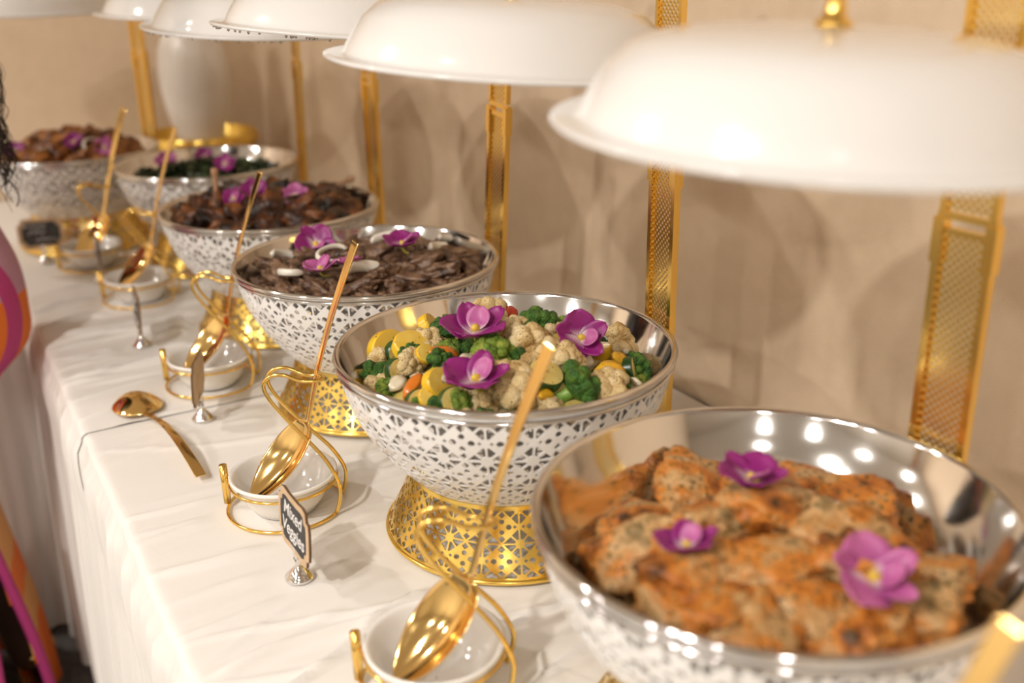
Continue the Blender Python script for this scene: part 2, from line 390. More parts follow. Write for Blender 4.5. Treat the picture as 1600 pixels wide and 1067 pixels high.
TILEG = tile(.023, .14, .11)
def along(prof):
    P = [Vector((r, z)) for r, z in prof]; D = [0]
    for i in range(1, len(P)): D.append(D[-1]+(P[i]-P[i-1]).length)
    def f(t):
        s = t*D[-1]
        for i in range(1, len(P)):
            if s <= D[i]+1e-9: return P[i-1].lerp(P[i], (s-D[i-1])/(D[i]-D[i-1]))
        return P[-1]
    return f
def openwork(prof, cols, rows, t0, t1, mt, name, T, thick=.0014):
    g = along(prof); V, F = [], []
    for i in range(cols):
        for j in range(rows):
            b = len(V)
            for u, v in T[0]:
                q = g(t0+(t1-t0)*(j+v)/rows); a = 2*PI*(i+u)/cols
                V.append((q.x*math.cos(a), q.x*math.sin(a), q.y))
            F += [tuple(k+b for k in f) for f in T[1]]
    for a0, a1 in ((0, t0), (t1, 1)):            # plain bands above and below
        if a1-a0 > 1e-4:
            n = cols*2; b = len(V)
            for s in range(3):
                q = g(a0+(a1-a0)*s/2)
                for k in range(n): V.append((q.x*math.cos(2*PI*k/n), q.x*math.sin(2*PI*k/n), q.y))
            for s in range(2):
                for k in range(n): F.append((b+s*n+k, b+s*n+(k+1) % n, b+(s+1)*n+(k+1) % n, b+(s+1)*n+k))
    me = mesh(name, V, F, mt); bm = bmesh.new(); bm.from_mesh(me)
    bmesh.ops.remove_doubles(bm, verts=bm.verts, dist=2e-5); bmesh.ops.recalc_face_normals(bm, faces=bm.faces); bm.to_mesh(me); bm.free()
    tmp = solid(obj('tmp', me), thick); dg = bpy.context.evaluated_depsgraph_get(); dg.update()
    me2 = bpy.data.meshes.new_from_object(tmp.evaluated_get(dg)); bpy.data.objects.remove(tmp); bpy.data.meshes.remove(me)
    me2.name = name; me2.set_sharp_from_angle(angle=.7)
    return me2
BASEH = .074
shell_prof = [(.1845, .2142), (.184, .204), (.181, .188), (.175, .168), (.166, .148), (.154, .128), (.139, .108), (.124, .091), (.112, .079)]
base_prof = [(.112, .078), (.113, .070), (.119, .052), (.128, .032), (.137, .014), (.142, .003)]
SHELL = openwork(shell_prof, 24, 3, .035, .97, M['enamel'], 'openwork_shell', TILE)
BASE = openwork(base_prof, 20, 2, .05, .95, M['goldbase'], 'openwork_base', TILEG)
BASER = mesh('base_rim', *join(tube([(.142*math.cos(a), .142*math.sin(a), .003) for a in np.linspace(0, 2*PI, 73)[:-1]], .0027, 8, True)), M['goldbase'])
RIMB = mesh('rim_band', *lathe([(.1852, .2055), (.187, .206), (.1885, .2080), (.188, .2100), (.1852, .2102)], 96), M['steel'])
WELL = mesh('water_well', *lathe([(.182, .212), (.172, .176), (.158, .144), (.135, .118), (.10, .102), (.001, .098)], 64), M['steel'])
PANP = [(.1865, -.0075), (.1895, -.0065), (.1905, -.0035), (.1895, -.0008), (.187, .0003), (.184, -.0005), (.1825, -.004), (.1765, -.020), (.164, -.042), (.146, -.062), (.119, -.079), (.08, -.088), (.001, -.091)]
PAN = mesh('pan', *lathe(PANP, 160), M['steel'])

# column: two telescoping flat frames with a woven panel, then the arm and hook for the lid
def weave(w, h, pitch=.0052, sw=.0011):
    V, F = [], []
    for s in (1, -1):
        k = -h-w
        while k < w+h:
            # line y = s*(z) + k  clipped to |y|<w/2, 0<z<h
            pts = []
            for z in (0, h):
                y = s*z+k
                if abs(y) <= w/2: pts.append((y, z))
            for y in (-w/2, w/2):
                z = s*(y-k)
                if 0 < z < h: pts.append((y, z))
            if len(pts) >= 2 and math.dist(pts[0], pts[1]) > .002:
                (ya, za), (yb, zb) = pts[:2]; l = math.dist(pts[0], pts[1]); ny, nz = (zb-za)/l*sw, -(yb-ya)/l*sw; b = len(V); xo = .0006*s
                for y_, z_ in ((ya, za), (yb, zb)):
                    V += [(xo-.0007, y_-ny, z_-nz), (xo-.0007, y_+ny, z_+nz), (xo+.0007, y_, z_)]
                F += [(b, b+1, b+4, b+3), (b+1, b+2, b+5, b+4), (b+2, b, b+3, b+5)]
            k += pitch*1.41
    return V, F
CW = .054
W_LOW = mesh('weave', *weave(CW-.012, .39), M['goldbase'], False); W_UP = mesh('weave', *weave(CW-.012, .188), M['goldbase'], False)
RAIL_L = mesh('rail', *box(-.004, .004, -.0035, .0035, 0, .40), M['gold'], False)
RAIL_U = mesh('rail', *box(-.0035, .0035, -.003, .003, 0, .19), M['gold'], False)
BAR_L = mesh('bar', *box(-.0035, .0035, -CW/2, CW/2, -.003, .003), M['gold'], False)
SLEEVE = mesh('sleeve', *box(-.0055, .0055, -.005, .005, -.035, .004), M['gold'], False)
ARM = mesh('arm', *tube(spline([(.2, 0, .62), (.196, 0, .66), (.17, 0, .69), (.11, 0, .695), (.03, 0, .69), (.0, 0, .68), (-.004, 0, .665)], 8), .0055, 10), M['gold'])
HOOK = mesh('hook', *tube(spline([(-.004, 0, .667), (-.004, 0, .650), (.006, 0, .638), (.010, 0, .626), (.0, 0, .617), (-.009, 0, .624)], 6), .0028, 8), M['gold'])
def bowl(ctr, rz, what, loc_phrase, leany=0., hookz=0.):
    t = thing('chafing_dish', 'white openwork chafing bowl on a gold foot '+loc_phrase, 'chafing dish', (ctr[0], ctr[1], TAB+(.0065 if ctr[1] > .7 else .003)), rz)
    obj('openwork_shell', SHELL, t); obj('openwork_foot', BASE, t)
    obj('foot_rim', BASER, t); obj('rim_band', RIMB, t); obj('water_well', WELL, t)
    piv = bpy.data.objects.new('lid_stand', mesh('stand_foot', *join(box(.186, .206, -CW/2, CW/2, .004, .014), tube([(.135, 0, .01), (.196, 0, .009)], .006)), M['gold'], False)); C.objects.link(piv); piv.parent = t
    sh = leany
    def ad(n, me, loc): o = obj(n, me, piv, loc); o.rotation_euler = (-sh, 0, 0); return o
    for s in (-1, 1):
        ad('side_rail', RAIL_L, (.2, s*(CW/2-.003), .012)); ad('side_rail', RAIL_U, (.2, s*(CW/2-.004)+sh*.41, .424))
        ad('sleeve', SLEEVE, (.2, s*(CW/2-.003)+sh*.40, .415))
    for z in (.02, .408): ad('crossbar', BAR_L, (.2, sh*z, z))
    ad('crossbar', BAR_L, (.2, sh*.43, .421)); ad('crossbar', BAR_L, (.2, sh*.6, .615))
    ad('woven_panel', W_LOW, (.2, 0, .015)); ad('woven_panel', W_UP, (.2, sh*.42, .426))
    obj('arm', ARM, piv); obj('hook', HOOK, piv, (0, 0, hookz))
    pn = obj('serving_pan', PAN, None, (ctr[0], ctr[1], RIM)); tag(pn, 'round polished steel pan with rolled rim holding '+what, 'pan')
    return t
BC = [(0, -.032), (0, .394), (.005, .807), (-.008, 1.217), (.004, 1.690), (-.215, 2.03)]
FOOD = ['orange salmon fillets', 'mixed vegetables', 'dark beef strips and onion', 'charred chicken with bones', 'dark cooked greens', 'browned chicken in the corner']
LOC = ['with the salmon', 'with the mixed vegetables', 'with the beef strips', 'with the charred chicken', 'with the dark greens', 'in the corner, beside the woman']
for i in range(6):
    rz = [0.05, -.10, 0, 0, -.12, .35][i]
    bowl(BC[i], rz, FOOD[i], LOC[i], [0, 0, -.1, 0, -.1, 0][i], (.294, .305, .314, .297, .300, .305)[i]-.30+.021-(.0035 if BC[i][1] > .7 else 0))

# lids
LIDP = [(.1835, -.0035), (.185, -.002), (.1848, .0), (.181, .0010), (.170, .0008), (.1675, .0012), (.1655, .0035), (.163, .010), (.157, .021), (.147, .037), (.131, .0505), (.108, .058), (.075, .062), (.04, .0635), (.001, .064)]
LIDU = [(.1835, -.0035), (.172, -.0015), (.164, .0005), (.160, .008), (.154, .019), (.143, .034), (.127, .047), (.104, .055), (.074, .059), (.04, .0605), (.001, .061)]
LID = mesh('lid_dome', *lathe(LIDP, 112), M['lidwhite'])
LIDIN = mesh('lid_inside', *lathe(LIDU, 96), M['steel'])
KNOB = mesh('knob', *join(lathe([(.001, .0695), (.013, .0705), (.012, .073), (.008, .076), (.006, .086), (.006, .098), (.009, .102), (.0085, .107), (.001, .110)], 24)), M['gold'])
EYE = mesh('eye', *tube([(.012*math.cos(a), 0, .119+.012*math.sin(a)) for a in np.linspace(0, 2*PI, 25)[:-1]], .0024, 8, True), M['gold'])
LIDS = [(.009, -.036, .294, -.024, .041), (.006, .385, .305, -.061, .033), (.006, .803, .314, -.081, .018), (-.001, 1.215, .297, -.033, .049), (.004, 1.685, .300, -.03, .03), (-.243, 2.035, .305, .011, .034)]
for i, (x, y, z, ax, ay) in enumerate(LIDS):
    t = thing('domed_lid', 'white domed lid with a flat brim hanging over the '+['salmon', 'mixed vegetables', 'beef strips', 'charred chicken', 'dark greens', 'corner bowl'][i], 'lid', (x, y, RIM+z))
    t.rotation_euler = (math.atan(ay), -math.atan(ax), 0)
    obj('dome', LID, t); obj('steel_lining', LIDIN, t); obj('knob', KNOB, t, (0, 0, -.006)); obj('hanging_eye', EYE, t, (0, 0, -.006))
    if i in (2, 3):
        V, F = [], []
        for k in range(34):
            a = PI+random.uniform(-.2, 1.5); r = .182-random.random()*.006; s = random.uniform(.0010, .0021)
            vs, fs = ico(1); b = len(V)
            V += [(r*math.cos(a)+v.x*s, r*math.sin(a)+v.y*s, -.0045+v.z*s*(1.5 if v.z < 0 else 1)) for v in vs]; F += [tuple(q+b for q in f) for f in fs]
        d = obj('water_droplets', mesh('droplets', V, F, M['water']), t); d['kind'] = 'stuff'

# ------------------------------------------------------------------ food
def hgt(i, r):
    a, b, c = [(-.024, .040, .150), (.004, .042, .160), (-.003, .030, .160), (.004, .034, .155), (-.016, .022, .158), (.022, .05, .15)][i]
    return a-b*min(1.3, r/c)**2
def on_food(i, px, py, up=0):
    z = RIM
    for k in range(30):
        p = at(px, py, z); r = math.hypot(p.x-BC[i][0], p.y-BC[i][1]); z = .5*z+.5*(RIM+hgt(i, min(r, .17))+up)
    return at(px, py, z)
def bed(i, mt, name, label, R, dn=.016):
    pr = [(R*k/9+.0005, hgt(i, R*k/9)-dn) for k in range(10)]; V, F = lathe(pr, 48); o_ = []
    for v in V:
        n = noise.noise(Vector(v)*38+Vector((i*7, 0, 0))); o_.append((v[0], v[1], v[2]+.007*n))
    b = len(o_); n = 48
    for k in range(n):
        a = 2*PI*k/n; o_.append((R*.80*math.cos(a), R*.80*math.sin(a), min(-.052, hgt(i, R)-dn-.006)))
    F += [(9*n+k, b+k, b+(k+1) % n, 9*n+(k+1) % n) for k in range(n)]
    o = obj(name, mesh(name, o_, F, mt), None, (BC[i][0], BC[i][1], RIM)); tag(o, label, 'food', kind='stuff')
def scatter(i, n, R, mind, seed, tries=4000):
    rs = random.Random(seed); P = []
    for k in range(tries):
        if len(P) >= n: break
        a = rs.uniform(0, 2*PI); r = R*math.sqrt(rs.random()); x, y = r*math.cos(a), r*math.sin(a)
        if all((x-q[0])**2+(y-q[1])**2 > mind**2 for q in P): P.append((x, y))
    return P
def put(name, me, i, x, y, dz, rot, label, cat, group, sc=1):
    o = obj(name, me, None, (BC[i][0]+x, BC[i][1]+y, RIM+hgt(i, math.hypot(x, y))+dz), rot, (sc,)*3)
    return tag(o, label, cat, group)
def tilt(x, y, k=.5):                      # follow the slope of the heap
    return (y*k*-6*.3, x*k*6*.3)
rnd = random.Random(3)
# salmon fillets
bed(0, M['salmon'], 'salmon_flakes', 'loose flaked salmon under the fillets', .128, .024)
SAL = [mesh('salmon', *blob(.046, .029, .0145, 4, .34, 1.5, s, .14, 5, .70), M['salmon']) for s in range(6)]
G = 'salmon fillets heaped in the nearest pan'
sal_px = [(1100, 745, .3), (1300, 755, -.1), (1200, 800, .2), (1000, 815, .6), (1120, 815, .1), (1300, 830, -.4), (1390, 800, -.9), (960, 890, -.2), (1090, 890, .2), (1220, 880, -.3), (1340, 880, .3), (1440, 900, -1.2), (1130, 950, .3), (1260, 950, -.5), (1020, 940, .8), (1420, 965, -1.0), (1190, 1000, .1), (1330, 1000, -.2), (1490, 930, -1.4), (1060, 770, 1.0), (1240, 735, .2)]
for k, (px, py, a) in enumerate(sal_px):
    p = on_food(0, px, py); x, y = p.x-BC[0][0], p.y-BC[0][1]; r = math.hypot(x, y)
    if r > .112: x *= .112/r; y *= .112/r
    tx, ty = tilt(x, y)
    put('salmon_fillet', SAL[k % 6], 0, x, y, rnd.uniform(-.008, .008), (tx+rnd.uniform(-.35, .35), ty+rnd.uniform(-.35, .35), a+rnd.uniform(-.4, .4)), 'herbed orange salmon fillet in the salmon pan', 'salmon', G, rnd.uniform(.9, 1.15))
# beef strips
bed(2, M['beef'], 'beef_shreds', 'dark beef shreds under the strips', .158)
BEEF = [mesh('beef', *blob(.027*random.uniform(.6, 1.25), .0105, .0085, 3, .62, 1.8, s+20, .16, 6, .9), M['beef']) for s in range(9)]
for k, (x, y) in enumerate(scatter(2, 165, .152, .0175, 5)):
    put('beef_strip', BEEF[k % 9], 2, x, y, rnd.uniform(-.008, .006), (rnd.uniform(-.5, .5), rnd.uniform(-.5, .5), rnd.uniform(0, 6.3)), 'dark seared beef strip in the beef pan', 'beef', 'beef strips heaped in the pan', rnd.uniform(.75, 1.4))
def onion_arc(R, a0, a1, w=.005, h=.0032):
    n = 18; V, F = [], []
    for k in range(n+1):
        a = a0+(a1-a0)*k/n; wob = 1+.06*math.sin(3*a)
        for s in range(8):
            th = 2*PI*s/8; rr = R*wob+h*math.cos(th); e = min(1, min(k, n-k)/2+.25)
            V.append((rr*math.cos(a), rr*.8*math.sin(a), w*math.sin(th)*e))
    for k in range(n):
        for s in range(8): F.append((k*8+s, k*8+(s+1) % 8, (k+1)*8+(s+1) % 8, (k+1)*8+s))
    F += [tuple(range(8))[::-1], tuple(n*8+s for s in range(8))]
    return mesh('onion', V, F, M['onionwhite'])
ARC = [onion_arc(.026, 0, 2.6), onion_arc(.030, .3, 3.6), onion_arc(.022, 0, 5.4, .004), onion_arc(.05, .2, 1.2, .007, .005)]
for px, py, v, rot, sc in [(437, 397, 3, (.2, .2, 1.0), 1), (462, 425, 1, (.1, .25, 1.3), 1.0), (522, 397, 2, (.3, -.1, .4), 1.1), (560, 418, 3, (.3, 0, .9), 1.3), (600, 372, 3, (.2, -.3, .3), 1.2), (680, 386, 3, (.1, .2, 1.2), 1.1), (715, 378, 3, (.2, .2, 1.2), .8)]:
    p = on_food(2, px, py, .018)
    cc = .05*.94*sc if v == 3 else 0; Rm = Euler(rot).to_matrix(); off = Rm @ Vector((.7*cc, .6*cc, 0))
    o = obj('onion_slice', ARC[v], None, p-off, rot, (sc,)*3); tag(o, 'white onion slice lying on the dark beef strips', 'onion', 'onion slices on the beef')
# chicken in bowls four and six
bed(3, M['chicken'], 'chicken_bits', 'dark chicken bits under the charred pieces', .155)
CHK = [mesh('chicken', *blob(.032, .020, .016, 3, .6, 1.7, s+40, .14, 5), M['chicken']) for s in range(7)]
for k, (x, y) in enumerate(scatter(3, 62, .142, .026, 9)):
    put('chicken_piece', CHK[k % 7], 3, x, y, rnd.uniform(-.006, .012), (rnd.uniform(-.7, .7), rnd.uniform(-.7, .7), rnd.uniform(0, 6.3)), 'charred chicken piece heaped in the pan behind the beef', 'chicken', 'charred chicken pieces', rnd.uniform(.75, 1.3))
def drumstick(p, rot, label, cat_mesh):
    t = thing('drumstick', label, 'chicken', p); t.rotation_euler = rot
    V, F = lathe([(.001, -.03), (.011, -.027), (.017, -.016), (.018, -.004), (.013, .010), (.008, .022), (.006, .03)], 16)
    obj('meat', mesh('meat', [(v[0]*(1+.25*noise.noise(Vector(v)*90)), v[1]*(1+.25*noise.noise(Vector(v)*80)), v[2]) for v in V], F, cat_mesh), t)
    obj('bone', mesh('bone', *lathe([(.0045, .022), (.004, .034), (.0042, .052), (.0062, .058), (.0066, .064), (.004, .068), (.001, .068)], 12), M['bone']), t)
drumstick(on_food(3, 340, 325, .012), (-.1, .05, 0), 'dark chicken drumstick whose bare bone stands straight up', M['chicken'])
drumstick(on_food(3, 525, 305, .010), (1.1, .5, .5), 'charred chicken drumstick lying at the wall side of its pan', M['chicken'])
bed(5, M['curry'], 'chicken_bits', 'browned chicken bits in the corner pan', .150)
CUR = [mesh('curry', *blob(.027, .02, .017, 3, .55, 1.7, s+60, .12, 5), M['curry']) for s in range(6)]
for k, (x, y) in enumerate(scatter(5, 46, .135, .030, 12)):
    put('chicken_piece', CUR[k % 6], 5, x, y, rnd.uniform(-.004, .010), (rnd.uniform(-.7, .7), rnd.uniform(-.7, .7), rnd.uniform(0, 6.3)), 'browned chicken piece heaped in the corner pan', 'chicken', 'browned chicken pieces', rnd.uniform(.8, 1.25))
for px, py, v in [(75, 243, 2), (150, 232, 1)]:
    o = obj('onion_slice', ARC[v], None, on_food(5, px, py, .012), (1.1, .2, .5), (1, 1, 1)); tag(o, 'white onion ring lying on the browned chicken', 'onion', 'onion rings on the browned chicken')
# greens: uncountable shreds
def greens():
    V, F = [], []; rs = random.Random(4)
    for k in range(1900):
        a = rs.uniform(0, 6.283); r = .158*math.sqrt(rs.random()); x, y = r*math.cos(a), r*math.sin(a); z = hgt(4, r)+rs.uniform(-.012, .008)+.010*noise.noise(Vector((x, y, 0))*30)
        R_ = Euler((rs.uniform(-1, 1), rs.uniform(-1, 1), rs.uniform(0, 6.3))).to_matrix(); l, w_ = rs.uniform(.007, .016), rs.uniform(.004, .008); b = len(V)
        for q in ((-l, 0, 0), (-.3*l, -w_, .003), (-.3*l, w_, .002), (.4*l, -w_*.8, -.002), (.4*l, w_*.8, .003), (l, 0, -.002), (0, 0, .004)): V.append(Vector((x, y, z))+R_ @ Vector(q))
        F += [(b, b+1, b+6), (b, b+6, b+2), (b+1, b+3, b+6), (b+6, b+4, b+2), (b+3, b+5, b+6), (b+6, b+5, b+4)]
    o = obj('cooked_greens', mesh('greens', V, F, M['greens']), None, (BC[4][0], BC[4][1], RIM)); tag(o, 'shredded dark cooked greens filling their pan', 'greens', kind='stuff')
greens(); bed(4, M['greens'], 'greens_base', 'dense dark greens at the bottom of the pan', .157)
# vegetables
def floret_head(R, n, s, seed, flat=.7):
    rs = random.Random(seed); V, F = [], []; vs, fs = ico(2)
    for k in range(n):
        ct = 1-rs.random()*1.15; a = rs.uniform(0, 6.283); st = math.sqrt(max(0, 1-ct*ct)); q = Vector((R*st*math.cos(a), R*st*math.sin(a), R*ct*flat)); e = s*rs.uniform(.75, 1.25); b = len(V)
        V += [q+v*e*(1+.22*noise.noise(v*4+q*200)) for v in vs]; F += [tuple(x+b for x in f) for f in fs]
    b = len(V); V += [Vector((v.x*R*.95, v.y*R*.95, v.z*R*flat*.95)) for v in vs]; F += [tuple(x+b for x in f) for f in fs]
    return V, F
def stem(R, L, seed):
    rs = random.Random(seed); P = [tube([(0, 0, -L), (.001, 0, -L*.4), (0, 0, 0)], [R*.36, R*.32, R*.4], 10)]
    for k in range(5):
        a = k*1.257+rs.uniform(-.3, .3); P.append(tube([(0, 0, -L*.45), (R*.35*math.cos(a), R*.35*math.sin(a), -L*.12), (R*.6*math.cos(a), R*.6*math.sin(a), R*.2)], [R*.2, R*.19, R*.22], 8))
    return join(*P)
BH = [mesh('broccoli_head', *floret_head(.0155, 30, .0055, s), M['broc']) for s in range(3)]+[mesh('broccoli_head', *floret_head(.0155, 30, .0055, 7), M['brocpale'])]
BS = [mesh('broccoli_stem', *stem(.0155, .024, s), M['brocstem']) for s in range(3)]+[mesh('broccoli_stem', *stem(.0155, .024, 7), M['brocstem'])]
CH = [mesh('cauliflower_head', *floret_head(.0165, 24, .0072, s+30, .62), M['cauli']) for s in range(4)]
CS = [mesh('cauliflower_stem', *stem(.0165, .026, s+5), M['caulistem']) for s in range(4)]
VG = 'vegetables heaped in the mixed vegetable pan'
def veg_pos(px, py, up=0):
    p = on_food(1, px, py, up); x, y = p.x-BC[1][0], p.y-BC[1][1]; r = math.hypot(x, y)
    if r > .152: k = .152/r; p.x = BC[1][0]+x*k; p.y = BC[1][1]+y*k
    return p
def floret(kind, p, rot, sc, v):
    if kind == 'b': t = thing('broccoli_floret', ('pale ' if v == 3 else 'dark ')+'green broccoli floret among the mixed vegetables', 'broccoli', p, 0, 'broccoli florets '+('pale' if v == 3 else 'dark'))
    else: t = thing('cauliflower_floret', 'peppered cream cauliflower floret among the mixed vegetables', 'cauliflower', p, 0, 'cauliflower florets')
    t.rotation_euler = rot; t.scale = (sc,)*3
    obj('head', (BH if kind == 'b' else CH)[v], t); obj('stem', (BS if kind == 'b' else CS)[v], t)
for kind, px, py, v, rot, sc, up in [('c', 757, 494, 0, (.1, -.2, 0), 1.25, .012), ('c', 832, 543, 1, (.5, .1, 0), 1.3, .010), ('c', 803, 603, 2, (.6, -.1, 1), 1.45, .004), ('c', 805, 518, 3, (.1, .3, 0), 1.0, .008), ('c', 985, 545, 1, (.6, .9, .3), 1.2, .006), ('c', 955, 610, 3, (.5, .2, .4), 1.2, .003), ('c', 665, 535, 0, (.4, -.5, 0), .9, .006), ('c', 880, 565, 2, (.9, .3, 0), 1.1, .004), ('c', 600, 570, 3, (.4, -1.2, .3), .9, .002), ('c', 640, 568, 1, (1.2, -.9, .3), .8, .006), ('c', 865, 525, 2, (.2, .2, 0), 1.0, .004),
                             ('b', 700, 512, 0, (.1, -.2, 0), 1.0, .012), ('b', 843, 508, 1, (.2, .3, 0), 1.25, .012), ('b', 820, 492, 2, (-.1, .1, 0), .8, .008), ('b', 910, 503, 3, (.1, .4, 0), 1.0, .010), ('b', 945, 515, 0, (.3, 1.0, 0), .9, .006), ('b', 772, 558, 3, (.6, -.1, 0), 1.25, .010), ('b', 905, 602, 0, (.5, 1.0, .3), 1.35, .006), ('b', 1000, 578, 1, (.3, 1.1, 0), 1.0, .002), ('b', 690, 567, 2, (.5, .6, 0), .9, .006), ('b', 588, 585, 1, (.6, -.6, 0), .9, .002), ('b', 645, 560, 0, (.6, -.5, 1), .9, .004), ('b', 560, 592, 2, (.6, -1.0, 0), .85, 0), ('b', 605, 610, 3, (.8, 0, 0), .7, 0), ('b', 720, 632, 3, (1.0, .3, .5), .8, 0), ('b', 815, 560, 0, (.9, .8, 0), 1.0, .002)]:
    floret(kind, veg_pos(px, py, up), rot, sc, v)
def disc(r, h, seed):                       # a cut slice: flesh faces and a skin ring
    fl = lathe([(.001, h+.0006), (r*.5, h+.0004), (r*.93, h), (r*.93, -h), (r*.5, -h-.0004), (.001, -h-.0006)], 28, 1, .92)
    sk = lathe([(r*.92, h), (r, h*.7), (r*1.01, 0), (r, -h*.7), (r*.92, -h)], 28, 1, .92)
    return fl, sk
D = disc(.017, .0045, 0); ZF = mesh('flesh', *D[0], M['zflesh']); ZS = mesh('skin', *D[1], M['zskin']); YS = mesh('skin', *D[1], M['squash']); YF = mesh('flesh', *D[0], M['sqflesh'])
for q_ in (ZF, ZS, YS, YF): q_.set_sharp_from_angle(angle=.6)
def slice_(kind, p, rot, sc):
    t = thing('zucchini_slice' if kind == 'z' else 'squash_slice', 'dark skinned zucchini slice among the mixed vegetables' if kind == 'z' else 'bright yellow squash slice among the mixed vegetables', 'zucchini' if kind == 'z' else 'squash', p, 0, 'zucchini slices' if kind == 'z' else 'yellow squash slices')
    t.rotation_euler = rot; t.scale = (sc, sc, sc*1.3); obj('flesh', ZF if kind == 'z' else YF, t); obj('skin', ZS if kind == 'z' else YS, t)
for kind, px, py, rot, sc, up in [('y', 606, 548, (1.1, -.5, .4), 1.5, .006), ('y', 642, 542, (.6, .1, 0), 1.25, .012), ('y', 672, 512, (.9, .5, .6), 1.1, .010), ('y', 665, 553, (.9, .2, 0), .7, .010), ('y', 560, 585, (1.0, -.3, .3), 1.0, 0), ('y', 685, 600, (1.0, .3, .2), 1.1, .004), ('y', 675, 622, (.8, 0, 0), .9, 0), ('y', 570, 575, (.4, -.3, 0), 1, 0), ('z', 850, 588, (.5, .2, 0), 1.2, .008), ('z', 622, 553, (1.3, .8, 0), 1.0, .006), ('z', 620, 580, (1.2, .9, 0), .9, .004), ('z', 708, 628, (1.1, .2, 0), 1.0, 0), ('z', 985, 580, (1.0, 1.1, .3), 1.0, 0), ('z', 655, 628, (1.2, 0, 0), .9, -.002), ('y', 770, 545, (.4, .2, 0), .9, 0), ('z', 880, 540, (.5, .2, 0), 1, 0)]:
    slice_(kind, veg_pos(px, py, up), rot, sc)
def strip(L, wd, curl, seed, mt):
    n = 12; V, F = [], []
    for k in range(n+1):
        t = k/n; a = curl*(t-.5); e = math.sin(PI*min(1, max(.06, t*1.0)))**.45 if 0 < t < 1 else .35
        for s, (du, dv) in enumerate(((-1, 0), (-.5, .5), (.5, .5), (1, 0), (.5, -.5), (-.5, -.5))):
            rr = L/curl+dv*.006; V.append((rr*math.sin(a), du*wd*e, rr*math.cos(a)-L/curl+.001*math.sin(9*t+seed)))
    for k in range(n):
        for s in range(6): F.append((k*6+s, k*6+(s+1) % 6, (k+1)*6+(s+1) % 6, (k+1)*6+s))
    F += [tuple(range(6))[::-1], tuple(n*6+s for s in range(6))]
    return mesh('pepper', V, F, mt)
for col, word, items in (('pep_o', 'orange', [(645, 600, .036, .0075, 1.5, (.3, -.5, .5), .012), (692, 548, .036, .0085, 1.2, (.5, .2, -.2), .006), (535+55, 610, .03, .004, .8, (.3, 0, 1.0), .002), (878, 540, .02, .005, 1, (.2, 0, 0), .004)]),
                         ('pep_r', 'red', [(798, 489, .024, .009, 1.0, (1.2, .2, .3), .014), (835, 618, .03, .010, 1.2, (.9, .3, .4), .002), (870, 590, .03, .006, 1, (.5, 0, .3), .002)]),
                         ('pep_y', 'yellow', [(955, 580, .036, .013, 1.6, (.9, .1, -.3), .010), (970, 560, .028, .009, 1.2, (.9, .5, .2), .010), (855, 615, .03, .007, 1.2, (.6, .3, .6), .004)])):
    for k, (px, py, L_, wd, cu, rot, up) in enumerate(items):
        o = obj('pepper_strip', strip(L_, wd, cu, k, M[col]), None, veg_pos(px, py, up), rot); tag(o, 'curved '+word+' pepper strip among the mixed vegetables', 'pepper', word+' pepper strips')
ON = [strip(.03, .012, 1.8, s, M['onion']) for s in range(2)]
for px, py, rot, sc in [(915, 560, (.7, .3, .2), 1), (560, 575, (.5, -.2, .8), .9), (985, 555, (.6, 1.0, .4), .8), (1000, 600, (.8, .8, 1.1), .9), (700, 585, (.6, .2, .5), 1.0), (735, 560, (.4, .5, 0), .8), (925, 545, (.3, .3, .6), 1.0), (830, 575, (.6, .2, -.3), 1.1), (620, 597, (.4, -.4, .2), .8)]:
    o = obj('onion_piece', ON[rnd.randint(0, 1)], None, veg_pos(px, py, .006), rot, (sc,)*3); tag(o, 'translucent cooked onion piece among the mixed vegetables', 'onion', 'cooked onion pieces')
bed(1, M['caulistem'], 'vegetable_bits', 'small vegetable bits under the heap of mixed vegetables', .157)
fill = scatter(1, 70, .148, .024, 21)
for k, (x, y) in enumerate(fill):
    p = Vector((BC[1][0]+x, BC[1][1]+y, RIM+hgt(1, math.hypot(x, y))-.010)); rot = (rnd.uniform(-.6, .6), rnd.uniform(-.6, .6), rnd.uniform(0, 6.3)); c = k % 5
    if c in (0, 3): floret('b', p, rot, rnd.uniform(.75, 1.0), k % 4)
    elif c == 1: floret('c', p, rot, rnd.uniform(.8, 1.05), k % 4)
    elif c == 2: slice_('z' if k % 2 else 'y', p, rot, .95)
    else:
        o = obj('onion_piece', ON[k % 2], None, p+Vector((0, 0, .006)), rot); tag(o, 'translucent cooked onion piece among the mixed vegetables', 'onion', 'cooked onion pieces')

# orchids
def petal(L, wd, cup, curl, mt, name):
    nu, nv = 9, 6; V, F = [], []
    for j in range(nu+1):
        t = j/nu; h = wd*(math.sin(PI*min(1, t*.93+.03))**.7)
        for k in range(nv+1):
            s = 2*k/nv-1; V.append((s*h, L*t, cup*(s*s)*h*4+curl*t*t*L+.03*L*math.sin(6*t+4*s)))
    for j in range(nu):
        for k in range(nv): a = j*(nv+1)+k; F.append((a, a+1, a+nv+2, a+nv+1))
    return mesh(name, V, F, mt)
PET = [petal(.030, .017, .05, .15, M['petal'], 'petal'), petal(.030, .011, .06, .25, M['petal'], 'sepal'), petal(.030, .017, .05, .1, M['petal2'], 'petal'), petal(.030, .010, .08, .3, M['petal2'], 'sepal')]
LIP = mesh('lip', *blob(.0038, .0065, .0038, 2, .3, 2, 3), M['lip']); STK = mesh('stalk', *tube(spline([(0, 0, -.001), (0, -.006, -.008), (.002, -.02, -.010)], 5), .0016, 6), M['stalk'])
LIPP = petal(.019, .010, .10, .45, M['petal2'], 'lip_petal')
